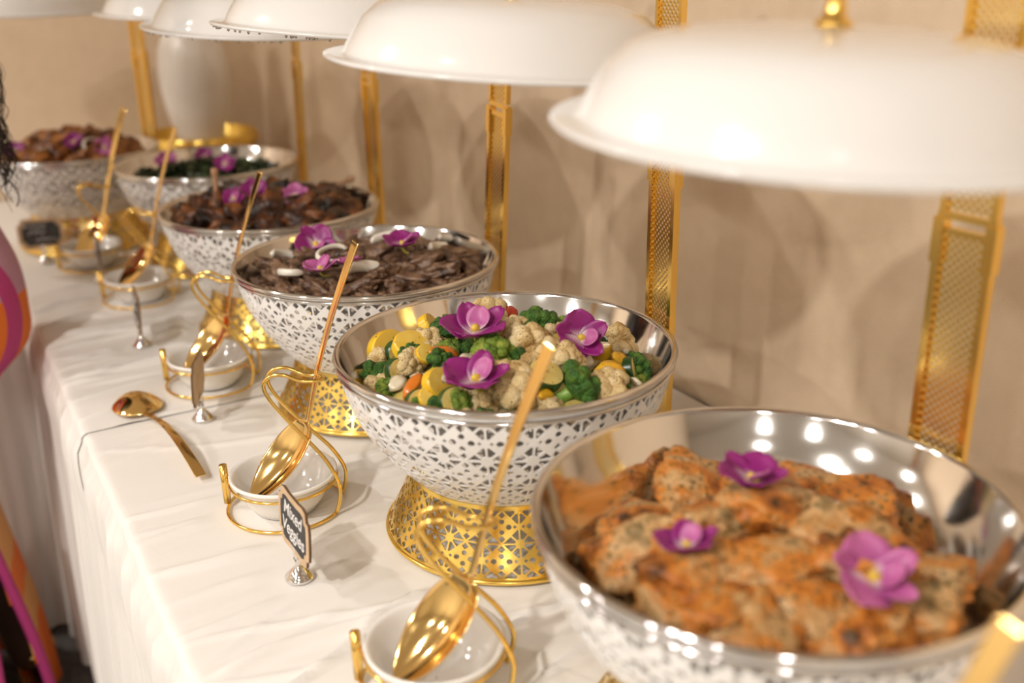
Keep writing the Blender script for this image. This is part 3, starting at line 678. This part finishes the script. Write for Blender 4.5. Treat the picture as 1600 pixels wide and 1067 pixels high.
def orchid(p, rot, sc, light, label, group):
    t = thing('orchid_blossom', label, 'flower', p, 0, group); t.rotation_euler = (Euler((rot[0], 0, -YAW*.6)).to_matrix() @ Euler((0, 0, rot[2])).to_matrix()).to_euler(); t.scale = (sc,)*3; b = 2 if light else 0
    for k, a in enumerate((0, 1.2, 2.5, 3.78, 5.08)):
        o = obj('petal', PET[b+(0 if k in (1, 4) else 1)], t, (0, 0, .001*k)); o.rotation_euler = Euler((.25, 0, -a)); solid(o, .0007)
    solid(obj('lip_petal', LIPP, t, (0, 0, .005), (.35, 0, PI)), .0007)
    obj('lip', LIP, t, (0, -.002, .006), (.5, 0, 0)); obj('stalk', STK, t)
ORCH = [(0, 1172, 755, 1.15, 0, (.15, .1, .4)), (0, 1072, 862, 1.0, 0, (-.1, -.3, 2.2)), (0, 1358, 908, 1.3, 1, (.5, .2, 1.1)),
        (1, 742, 525, 1.5, 0, (.15, .0, 2.6)), (1, 742, 602, 1.4, 0, (.2, .1, 2.0)), (1, 905, 530, 1.2, 0, (.9, .1, 1.2)),
        (2, 493, 384, 1.2, 0, (.8, -.1, .6)), (2, 500, 425, 1.0, 1, (0.1, -.2, 2.0)), (2, 628, 386, 1.15, 0, (.2, .2, 1.2)), (2, 545, 416, .8, 1, (-.3, .3, 3.0)),
        (3, 398, 300, 1.2, 0, (.8, 0, .3)), (3, 462, 308, 1.2, 1, (.8, .2, 1.2)), (3, 365, 312, 1.0, 0, (.8, -.2, 2.1)),
        (4, 238, 257, 1.3, 1, (.7, 0, .5)), (4, 318, 244, 1.2, 0, (.7, .1, 1.5)), (4, 352, 258, 1.2, 0, (.8, 0, 2.4)),
        (5, 24, 238, 1.2, 0, (.8, 0, .3)), (5, 116, 224, 1.2, 0, (.7, .1, 1.4)), (5, 165, 232, 1.3, 1, (.9, .2, 2.2))]
OL = ['deep purple orchid on the salmon beside the steel pan wall behind the heap', 'small deep purple orchid on the salmon toward the mixed vegetables', 'large pinkish orchid with yellow centre on the salmon',
      'purple orchid on the vegetables just in front of the red pepper', 'purple orchid on the vegetables beside the curved orange pepper strip', 'purple orchid on the vegetables toward the wall, beside yellow pepper',
      'purple orchid standing up at the rim of the beef pan', 'pinkish orchid lying on the beef next to curved onion slice', 'purple orchid on the beef toward the wall side', 'smallest pinkish orchid on the beef, behind the spoon handle',
      'purple orchid amid the charred chicken next to the spoon handle', 'pinkish orchid on the charred chicken toward the wall', 'small purple orchid beside the upright drumstick bone',
      'pinkish orchid on the greens next to the corner bowl', 'purple orchid on the greens at the vase side', 'purple orchid on the greens behind the upright bone',
      'purple orchid on the browned chicken nearest the woman', 'purple orchid midway on the browned chicken', 'pinkish orchid on the browned chicken beside the greens bowl']
for (i, px, py, sc, li, rot), lab in zip(ORCH, OL):
    up_ = (.020, .018, .020, .018, .014, .018)[i]; p = on_food(i, px, py, up_); x, y = p.x-BC[i][0], p.y-BC[i][1]; r = math.hypot(x, y)
    if r > .138: x *= .138/r; y *= .138/r; p = Vector((BC[i][0]+x, BC[i][1]+y, RIM+hgt(i, .138)+up_))
    orchid(p, rot, sc*(.9 if i < 3 else .7), li, lab, 'orchid blossoms on the food')

def keep_in_pan():
    bpy.context.view_layer.update(); P = np.array(PANP[6:]); rz = P[::-1]      # rising z
    names = ('salmon', 'beef', 'onion', 'chicken', 'drumstick', 'cooked', 'greens', 'broccoli', 'cauliflower', 'zucchini', 'squash', 'pepper', 'orchid', 'vegetable')
    for o in list(C.objects):
        if o.parent or not o.name.startswith(names): continue
        ms = [o] if o.type == 'MESH' else [c for c in o.children]
        W = []
        for q in ms:
            a = np.empty(len(q.data.vertices)*3); q.data.vertices.foreach_get('co', a); mw = np.array(q.matrix_world); W.append(a.reshape(-1, 3) @ mw[:3, :3].T+mw[:3, 3])
        W = np.concatenate(W); c = W.mean(0); i = min(range(6), key=lambda k: (c[0]-BC[k][0])**2+(c[1]-BC[k][1])**2)
        ctr = np.array([BC[i][0], BC[i][1], RIM])
        if o.get('kind') == 'stuff':                 # beds and shreds: pull single vertices in
            a = np.empty(len(o.data.vertices)*3); o.data.vertices.foreach_get('co', a); a = a.reshape(-1, 3); a[:, 2] = np.maximum(a[:, 2], -.088)
            r = np.hypot(a[:, 0], a[:, 1])+1e-9; lim = np.interp(a[:, 2], rz[:, 1], rz[:, 0])-.002; f = np.minimum(1, lim/r); a[:, 0] *= f; a[:, 1] *= f
            o.data.vertices.foreach_set('co', a.ravel()); o.data.update(); continue
        for it in range(5):
            d = W-ctr; r = np.hypot(d[:, 0], d[:, 1]); lim = np.interp(d[:, 2], rz[:, 1], rz[:, 0]); lim = np.where(d[:, 2] > 0, 9., lim-.0015)
            k = np.argmax(r-lim); e = r[k]-lim[k]
            if e <= 0: break
            s_ = np.array([-d[k, 0]/r[k], -d[k, 1]/r[k], .45])*e*.8
            W = W+s_; o.location = o.location+Vector(s_)
keep_in_pan()

# ------------------------------------------------------------------ spoons, spoon rests and their cups
def spoon_mesh(L=.335, bw=.031, bl=.104, bend=.46, arch=.006, dep=.019, flip=False):
    # bowl tip at y = 0, neck at y = bl, handle end at y = L; concave side up (or down when flipped)
    V, F = [], []; n, mm = 64, 10
    for i in range(n+1):
        y = L*i/n
        if y < bl:
            t = y/bl; wd = bw*math.sin(PI*min(1, t*.93))**.6+(.0040*((t-.55)/.45) if t > .55 else 0); dp = dep*math.sin(PI*t*.97)**.8
        else:
            t = (y-bl)/(L-bl); wd = .0042+.0034*t**1.3; dp = .0010*(1-t)
        wd = max(wd, .0006)
        zc = arch*math.sin(PI*max(0, (y-bl)/(L-bl))) + (bend*(bl-y)*(1-.0*y) if y < bl else 0)
        for k in range(mm+1):
            q = 2*k/mm-1; V.append((q*wd, y, zc-dp*(1-q*q)*(-1 if flip else 1)))
    for i in range(n):
        for k in range(mm): a = i*(mm+1)+k; F.append((a, a+1, a+mm+2, a+mm+1))
    return mesh('spoon', V, F, M['goldspoon'])
SPOON = spoon_mesh()
def spoon(loc, mw, label, me=None):
    o = obj('serving_spoon', me or SPOON); o.matrix_world = Matrix.Translation(loc) @ mw; solid(o, .002)
    md = o.modifiers.new('smooth', 'SUBSURF'); md.levels = 1; md.render_levels = 1
    return tag(o, label, 'spoon')
CUP = mesh('cup', *lathe([(.001, .004), (.030, .004), (.036, .006), (.046, .018), (.055, .036), (.0585, .044), (.0625, .0475), (.0645, .0465), (.0645, .0435), (.061, .041), (.057, .034), (.049, .016), (.040, .002), (.034, .000), (.001, .001)][::-1], 64), M['ceramic'])
def rest_meshes():
    ring = [(.0638*math.cos(a), .0638*math.sin(a), .0375) for a in np.linspace(0, 2*PI, 49)[:-1]]
    base = [(.0695*math.cos(a), .0695*math.sin(a), .0025) for a in np.linspace(.35, 2*PI-.35, 44)]
    w1 = [(.0653, -.0238, .0025), (.0705, -.023, .02), (.0705, -.022, .04), (.057, -.018, .068), (.035, -.014, .095), (.012, -.012, .122), (-.005, -.011, .146), (-.010, -.011, .163), (-.002, -.011, .174), (.014, -.011, .176), (.034, -.010, .168), (.050, -.008, .167), (.058, 0, .167)]
    w2 = [(x, -y, z) for x, y, z in w1[::-1]][1:]
    hook = spline(w1+w2, 6)
    tab = box(-.0665, -.0605, -.006, .006, .002, .058)
    return (mesh('ring', *tube(ring, .0019, 8, True), M['gold']), mesh('base', *tube(base, .0021, 8), M['gold']), mesh('hook', *tube(hook, .0024, 8), M['gold']), mesh('tab', *join(tube([(-.0715, 0, .0050), (-.0715, 0, .03), (-.072, 0, .056)], [.0045, .005, .005], 8)), M['gold']))
RM = rest_meshes()
REST = [(-.215, -.262, 0), (-.203, .172, 0), (-.216, .564, 0), (-.192, .995, 0), (-.199, 1.499, 0.05), (-.236, 1.80, .5)]
nm = ['salmon', 'mixed vegetable', 'beef', 'charred chicken', 'greens', 'corner']
for k, (x, y, dr) in enumerate(REST):
    rz = -YAW+dr; lift = .0015 if y < .93 else .006
    t = thing('spoon_rest', 'gold wire spoon rest with a tall hook before the '+nm[k]+' bowl', 'spoon rest', (x, y, TAB+lift), rz)
    for n_, me in zip(('cup_ring', 'floor_loop', 'hook', 'front_tab'), RM): obj(n_, me, t)
    c = obj('ceramic_cup', CUP, None, (x, y, TAB+lift+.0005)); tag(c, 'small white ceramic cup in the gold rest before the '+nm[k]+' bowl', 'cup')
    # spoon leans in the hook: local u to the right, w up
    u = Vector((math.cos(rz), math.sin(rz), 0)); v = Vector((-u.y, u.x, 0)); zz = Vector((0, 0, 1))
    d = (u*.078+v*.006+zz*.237).normalized(); nrm = (-u*.8-v*.62+zz*.35); nrm = (nrm-d*nrm.dot(d)).normalized(); xx = d.cross(nrm)
    mw = Matrix((xx, d, nrm)).transposed().to_4x4()
    spoon(Vector((x, y, TAB+lift))+u*.034+zz*.110-d*.104, mw, 'gold serving spoon standing in the cup before the '+nm[k]+' bowl')
# loose spoon lying face down
p0, p1 = Vector((-.318, 1.005, TAB)), Vector((-.290, .690, TAB))
d = (p1-p0).normalized(); up = Vector((0, 0, 1)); xx = d.cross(up)
mw = Matrix((xx, d, up)).transposed().to_4x4()
spoon(Vector((p0.x, p0.y, TAB+.0085)), mw, 'gold serving spoon lying face down on the tablecloth', spoon_mesh(.325, .036, .085, 0, .020, .018, True))

# ------------------------------------------------------------------ chalkboard signs
def outline(a, b):
    P = []
    for sx, sy in ((1, 1), (-1, 1), (-1, -1), (1, -1)):
        q = [(a, b*.35), (a*.97, b*.62), (a*.84, b*.66), (a*.80, b*.92), (a*.62, b), (a*.3, b*.96)]
        q = [(sx*x, sy*y) for x, y in q]
        P += q if sx*sy > 0 else q[::-1]
    return P
def plate(P, t, z=0):
    n = len(P); V = [(x, -t/2+z, y) for x, y in P]+[(x, t/2+z, y) for x, y in P]
    return V, [tuple(range(n))[::-1] if False else tuple(range(n)), tuple(range(n, 2*n))[::-1]]+[(i, n+i, n+(i+1) % n, (i+1) % n) for i in range(n)]
PLATE = mesh('plate', *plate(outline(.047, .034), .003), M['wood'], False); PLATE.materials.append(M['woodedge'])
for f in list(PLATE.polygons)[2:]: f.material_index = 1
FACE = mesh('face', *plate(outline(.0385, .026), .0006), M['board'], False)
STAND = mesh('stand', *lathe([(.001, 0), (.0185, 0), (.0185, .003), (.015, .0045), (.0145, .007), (.011, .009), (.009, .012), (.005, .015), (.0035, .020), (.0045, .024), (.003, .027), (.001, .028)], 28), M['chrome'])
CLIP = mesh('clip', *join(box(-.004, .004, -.0034, -.0018, .022, .040), box(-.004, .004, .0018, .0034, .022, .040), box(-.004, .004, -.0034, .0034, .020, .025)), M['chrome'], False)
def text_mesh(s, size):
    cu = bpy.data.curves.new('lettering', 'FONT'); cu.body = s; cu.size = size; cu.align_x = 'CENTER'; cu.align_y = 'CENTER'; cu.extrude = .0001; cu.space_line = .95; cu.shear = .2
    cu.offset = .0002
    o = bpy.data.objects.new('tmp', cu); C.objects.link(o); dg = bpy.context.evaluated_depsgraph_get(); dg.update()
    me = bpy.data.meshes.new_from_object(o.evaluated_get(dg)); bpy.data.objects.remove(o); me.materials.clear(); me.materials.append(M['chalk']); return me
def scribble(rows, seed):                   # chalk handwriting too blurred in the photo to read
    rs = random.Random(seed); P = []
    for x0, x1, z in rows:
        pts = []; x = x0
        while x < x1: pts.append((x, 0, z+rs.uniform(-.0042, .0046))); x += rs.uniform(.0014, .0030)
        P.append(tube(pts, .0008, 5))
    return mesh('chalk', *join(*P), M['chalk'])
MIX = text_mesh('Mixed\nVeggies', .0225)
SIGNS = [(468, 899, -1.56, 0.0, 'chalkboard sign lettered Mixed Veggies on a silver foot', 'mix'), (317, 652, -1.97, -.03, 'chalkboard sign showing its plain wooden back beside the loose spoon', None), (222, 541, -1.65, .05, 'chalkboard sign seen nearly edge-on before the charred chicken bowl', 's'), (160, 440, -1.64, .06, 'chalkboard sign seen nearly edge-on before the greens bowl', 's'), (72, 410, -.15, .0, 'wood-edged chalkboard sign with chalk writing before the corner bowl', 's')]
for px, py, rz, ln, lab, txt in SIGNS:
    p = at(px, py, TAB+.004); t = thing('table_sign', lab, 'sign', (p.x, p.y, TAB+(.0015 if p.y < .93 else .006)), rz)
    obj('foot', STAND, t, (0, 0, 0), (0, 0, 0), (.85, .85, 1)); obj('clip', CLIP, t)
    b = obj('board', PLATE, t, (0, 0, .064), (-.06, ln, 0)); obj('chalk_face', FACE, b, (0, -.0018, 0))
    if txt == 'mix':
        obj('lettering', MIX, b, (0, -.0022, .002), (PI/2, 0, 0))
    elif txt: obj('chalk_writing', scribble([(-.032, .012, .016), (-.026, .010, .004), (-.012, .032, -.013)], px), b, (0, -.0024, 0))

# ------------------------------------------------------------------ vase on its gold stand in the corner
t = thing('openwork_stand', 'round gold openwork stand under the white vase', 'stand', (.172, 2.43, TAB+.006))
obj('openwork_foot', openwork([(.115, .125), (.118, .10), (.125, .05), (.13, .002)], 18, 2, .03, .96, M['goldbase'], 'stand_foot', TILEG), t)
obj('tray', mesh('tray', *lathe([(.001, .127), (.14, .127), (.148, .135), (.1495, .165), (.152, .168), (.1545, .165), (.153, .132), (.143, .122), (.001, .122)], 64), M['goldbase']), t)
for k in range(24):
    a = 2*PI*k/24; obj('bead', mesh('bead', *ico(2), M['gold']) if k == 0 else bpy.data.meshes['bead'], t, (.1535*math.cos(a), .1535*math.sin(a), .15), (0, 0, 0), (.006,)*3)
v = obj('vase', mesh('vase', *lathe([(.001, .0), (.056, .0), (.060, .004), (.068, .04), (.083, .10), (.0925, .16), (.0935, .21), (.088, .26), (.072, .30), (.055, .325), (.050, .345), (.056, .365), (.060, .368), (.058, .372), (.052, .366), (.046, .345), (.05, .325)], 64), M['vase']), None, (.172, 2.43, TAB+.1345))
tag(v, 'tall white rounded vase standing on the gold stand', 'vase')

# ------------------------------------------------------------------ woman at the corner table, her back to the room
def person():
    cx, cy = -.616, 1.36
    root = thing('person', 'woman with long dark curls in a mauve and orange patterned dress', 'person', (cx, cy, 0))
    V, E, R_ = [], [], []
    def add(p, r, par=None):
        V.append(p); R_.append(r if isinstance(r, tuple) else (r, r)); i = len(V)-1
        if par is not None: E.append((par, i))
        return i
    pel = add((0, 0, .93), (.13, .10)); wa = add((0, .01, 1.06), (.105, .085), pel); ch = add((0, .01, 1.24), (.125, .095), wa); ub = add((0, .0, 1.36), (.10, .07), ch)
    nk = add((0, .01, 1.44), .05, ub); hb = add((0, .03, 1.51), (.068, .075), nk); hd = add((0, .035, 1.58), (.078, .09), hb); add((0, .03, 1.65), (.055, .06), hd)
    ns = add((0, .125, 1.555), .014, hd)
    for s in (-1, 1):
        st = .11 if s > 0 else .02
        h = add((s*.08, 0, .86), .082, pel); kn = add((s*.052, st*.6, .48), .050, h); cf = add((s*.062, st*.7-.015, .32), .046, kn); an = add((s*.095, st-.02, .095), .034, cf); hl = add((s*.105, st-.04, .045), .03, an); add((s*.11, st+.10, .028), (.036, .02), an)
        sh = add((s*.155, 0, 1.35), .055, ub); el = add((s*.175, .09, 1.11), .04, sh); wr = add((s*.13, .30, 1.06), .026, el); pa = add((s*.11, .37, 1.05), (.034, .018), wr)
        for k in range(4):
            f0 = add((s*.11+(k-1.5)*.018, .415, 1.05), .0085, pa); f1 = add((s*.11+(k-1.5)*.02, .445+.004*(k in (1, 2)), 1.037), .008, f0); add((s*.11+(k-1.5)*.019, .462+.006*(k in (1, 2)), 1.015), .007, f1)
        t0 = add((s*.11-s*.035, .375, 1.045), .010, pa); add((s*.11-s*.05, .405, 1.03), .008, t0)
    me = bpy.data.meshes.new('body'); me.from_pydata(V, E, []); o = obj('body', me, root); me.materials.append(M['skin'])
    bm = bmesh.new(); bm.from_mesh(me); sl = bm.verts.layers.skin.verify()
    bm.verts.ensure_lookup_table()
    for i, v_ in enumerate(bm.verts): v_[sl].radius = R_[i]; v_[sl].use_root = (i == pel)
    bm.to_mesh(me); bm.free()
    o.modifiers.new('skin', 'SKIN').use_smooth_shade = True; sb = o.modifiers.new('sub', 'SUBSURF'); sb.levels = 2; sb.render_levels = 2
    # dress: fitted bodice, full hips, narrow at the knee, flared hem with a slit over the right leg
    SEC = [(1.36, .115, .085, 0), (1.30, .145, .115, 0), (1.22, .150, .125, .01), (1.12, .138, .112, .01), (1.04, .152, .120, 0), (.97, .182, .135, -.01), (.90, .203, .150, -.015), (.83, .206, .155, -.015), (.77, .197, .155, -.01), (.70, .135, .135, 0), (.60, .108, .135, .01), (.48, .095, .135, .02), (.36, .108, .145, .03), (.22, .125, .165, .04), (.10, .134, .180, .04), (.025, .138, .19, .04)]
    n = 72; V, F = [], []; lo = spline([(a, b, c) for a, b, c, d_ in SEC], 4); yo = spline([(a, d_, 0) for a, b, c, d_ in SEC], 4)
    for q, y_ in zip(lo, yo):
        low = max(0, .75-q.x)/.75
        for k in range(n):
            a = 2*PI*k/n; f = 1+.05*low*math.sin(a*9+q.x*3)+.03*low*math.sin(a*17)
            V.append((q.y*f*math.cos(a), q.z*f*math.sin(a)+y_.y, q.x))
    sa0, sa1 = -1.35, -.30
    rows = len(lo)
    def open_(j, k):
        z = lo[j].x
        if z > .50: return False
        wd = (.50-z)/.50; a = (2*PI*(k+.5)/n+PI) % (2*PI)-PI; mid = -.95
        return abs(a-mid) < .10+.30*wd
    for j in range(rows-1):
        for k in range(n):
            if not open_(j, k): F.append((j*n+k, j*n+(k+1) % n, (j+1)*n+(k+1) % n, (j+1)*n+k))
    dm = bpy.data.materials.new('patterned_dress'); dm.use_nodes = True; nt = dm.node_tree; b = nt.nodes['Principled BSDF']; N = nt.nodes.new; L = nt.links.new; b.inputs['Roughness'].default_value = .7
    tc = N('ShaderNodeTexCoord'); sp = N('ShaderNodeSeparateXYZ'); L(tc.outputs['Object'], sp.inputs[0])
    # broad printed colour fields bounded by curved magenta bands
    wv = N('ShaderNodeMath'); wv.operation = 'MULTIPLY_ADD'; wv.inputs[1].default_value = -1.1; L(sp.outputs['X'], wv.inputs[0]); L(sp.outputs['Z'], wv.inputs[2])
    cr = N('ShaderNodeValToRGB'); cr.color_ramp.interpolation = 'CONSTANT'; L(wv.outputs[0], cr.inputs['Fac']); e = cr.color_ramp.elements
    MV, MG, OR, TN = (.52, .27, .38, 1), (.50, .045, .20, 1), (.78, .17, .012, 1), (.70, .34, .10, 1)
    st = [(0, OR), (.06, TN), (.16, OR), (.24, TN), (.36, OR), (.42, MG), (.46, TN), (.55, MG), (.60, OR), (.655, MV), (.755, MG), (.80, MV), (.92, MG), (.96, OR)]
    while len(e) < len(st): e.new(.5)
    for q, (ps, c_) in zip(e, st): q.position = ps; q.color = c_
    cv = N('ShaderNodeCombineXYZ'); L(sp.outputs['X'], cv.inputs[0]); L(sp.outputs['Z'], cv.inputs[2])
    ds = N('ShaderNodeVectorMath'); ds.operation = 'DISTANCE'; ds.inputs[1].default_value = (.03, 0, .84); L(cv.outputs[0], ds.inputs[0])
    hc = N('ShaderNodeValToRGB'); hc.color_ramp.interpolation = 'CONSTANT'; L(sp.outputs['Z'], hc.inputs['Fac']); hc.color_ramp.elements[0].color = OR; hc.color_ramp.elements[1].position = .862; hc.color_ramp.elements[1].color = MV
    band = N('ShaderNodeMath'); band.operation = 'COMPARE'; band.inputs[1].default_value = .148; band.inputs[2].default_value = .013; L(ds.outputs['Value'], band.inputs[0])
    m1 = N('ShaderNodeMix'); m1.data_type = 'RGBA'; L(band.outputs[0], m1.inputs['Factor']); L(hc.outputs['Color'], m1.inputs['A']); m1.inputs['B'].default_value = MG
    nr = N('ShaderNodeMath'); nr.operation = 'LESS_THAN'; nr.inputs[1].default_value = .21; L(ds.outputs['Value'], nr.inputs[0])
    m2 = N('ShaderNodeMix'); m2.data_type = 'RGBA'; L(nr.outputs[0], m2.inputs['Factor']); L(cr.outputs['Color'], m2.inputs['A']); L(m1.outputs['Result'], m2.inputs['B'])
    L(m2.outputs['Result'], b.inputs['Base Color'])
    dr = obj('dress', mesh('dress', V, F, dm), root); solid(dr, .003); dr['label'] = 'mauve, magenta and orange printed long dress'
    for s in (-1, 1):                        # magenta trim down both edges of the slit
        pts = []
        for j in range(rows):
            z = lo[j].x
            if z < .50:
                wd = (.50-z)/.50; a = -.95+s*(.10+.30*wd+.03); low = max(0, .75-z)/.75; f = 1.015+.05*low*math.sin(a*9+z*3)+.03*low*math.sin(a*17)
                pts.append((lo[j].y*f*math.cos(a), lo[j].z*f*math.sin(a)+yo[j].y, z))
        obj('slit_trim', mesh('trim', *tube(pts, .010, 8), mat('magenta_trim', (.42, .035, .17), .7)), root)
    # sandals
    for s in (-1, 1):
        st_ = .11 if s > 0 else .02; g = mat('sandal_gold', (.75, .5, .2), .25, 1)
        so = obj('sandal', mesh('sole', *[[(s*.108+v[0], st_+.03+v[1], v[2]) for v in lathe([(.001, 0), (.036, 0), (.038, .006), (.036, .012), (.001, .012)], 24, 1, 2.9)[0]], lathe([(.001, 0), (.036, 0), (.038, .006), (.036, .012), (.001, .012)], 24, 1, 2.9)[1]], g), root)
        obj('ankle_strap', mesh('strap', *tube([(s*.105+.037*math.cos(a), st_-.02+.038*math.sin(a), .088) for a in np.linspace(0, 2*PI, 25)[:-1]], .006, 8, True), g), so)
    # hair: a full mass plus loose curls at its outline
    hv, hf = blob(1, 1, 1, 5, .10, 3, 5, .10, 9); HV = []
    for x, y, z in hv:
        tz = (1-z)/2; wd = .115+.072*min(1, tz*1.9); HV.append((x*wd*(1 if tz < .8 else 1-.6*(tz-.8)/.2), y*(.10+.02*tz)-.035-.03*tz, 1.37+z*.31))
    hm = obj('hair', mesh('hair', HV, hf, M['hair']), root)
    rs = random.Random(11); P = []
    for k in range(800):
        a = rs.uniform(-2.9, .25) if k % 4 == 0 else rs.uniform(-.7, .4); z0 = rs.uniform(1.14, 1.50); r0 = (.105+.085*min(1, (1.68-z0)/.3)); L_ = rs.uniform(.06, .15); tw = rs.uniform(60, 110); am = rs.uniform(.003, .009); ph = rs.uniform(0, 6.3); out = rs.uniform(.03, .16)
        pts = []
        for q in range(16):
            u_ = q/15; z = z0-L_*u_; rr = r0+out*u_*(1-u_*.5)*.45
            pts.append((rr*math.cos(a)+am*math.cos(tw*z+ph), (rr*.62)*math.sin(a)-.05+am*math.sin(tw*z+ph), z+am*.6*math.sin(tw*.7*z)))
        P.append(tube(pts, rs.choice([.0004, .0004, .0005, .0007, .0011]), 5))
    cu = obj('loose_curls', mesh('curls', *join(*P), M['hair']), hm); cu['kind'] = 'stuff'
    # face
    for s in (-1, 1):
        obj('eye', mesh('eye', *blob(.010, .008, .007, 2, 0), M['chalk']), root, (s*.03, .112, 1.58))
    obj('mouth', mesh('mouth', *blob(.022, .008, .008, 2, 0), mat('lips', (.20, .05, .05), .4)), root, (0, .108, 1.515))
person()
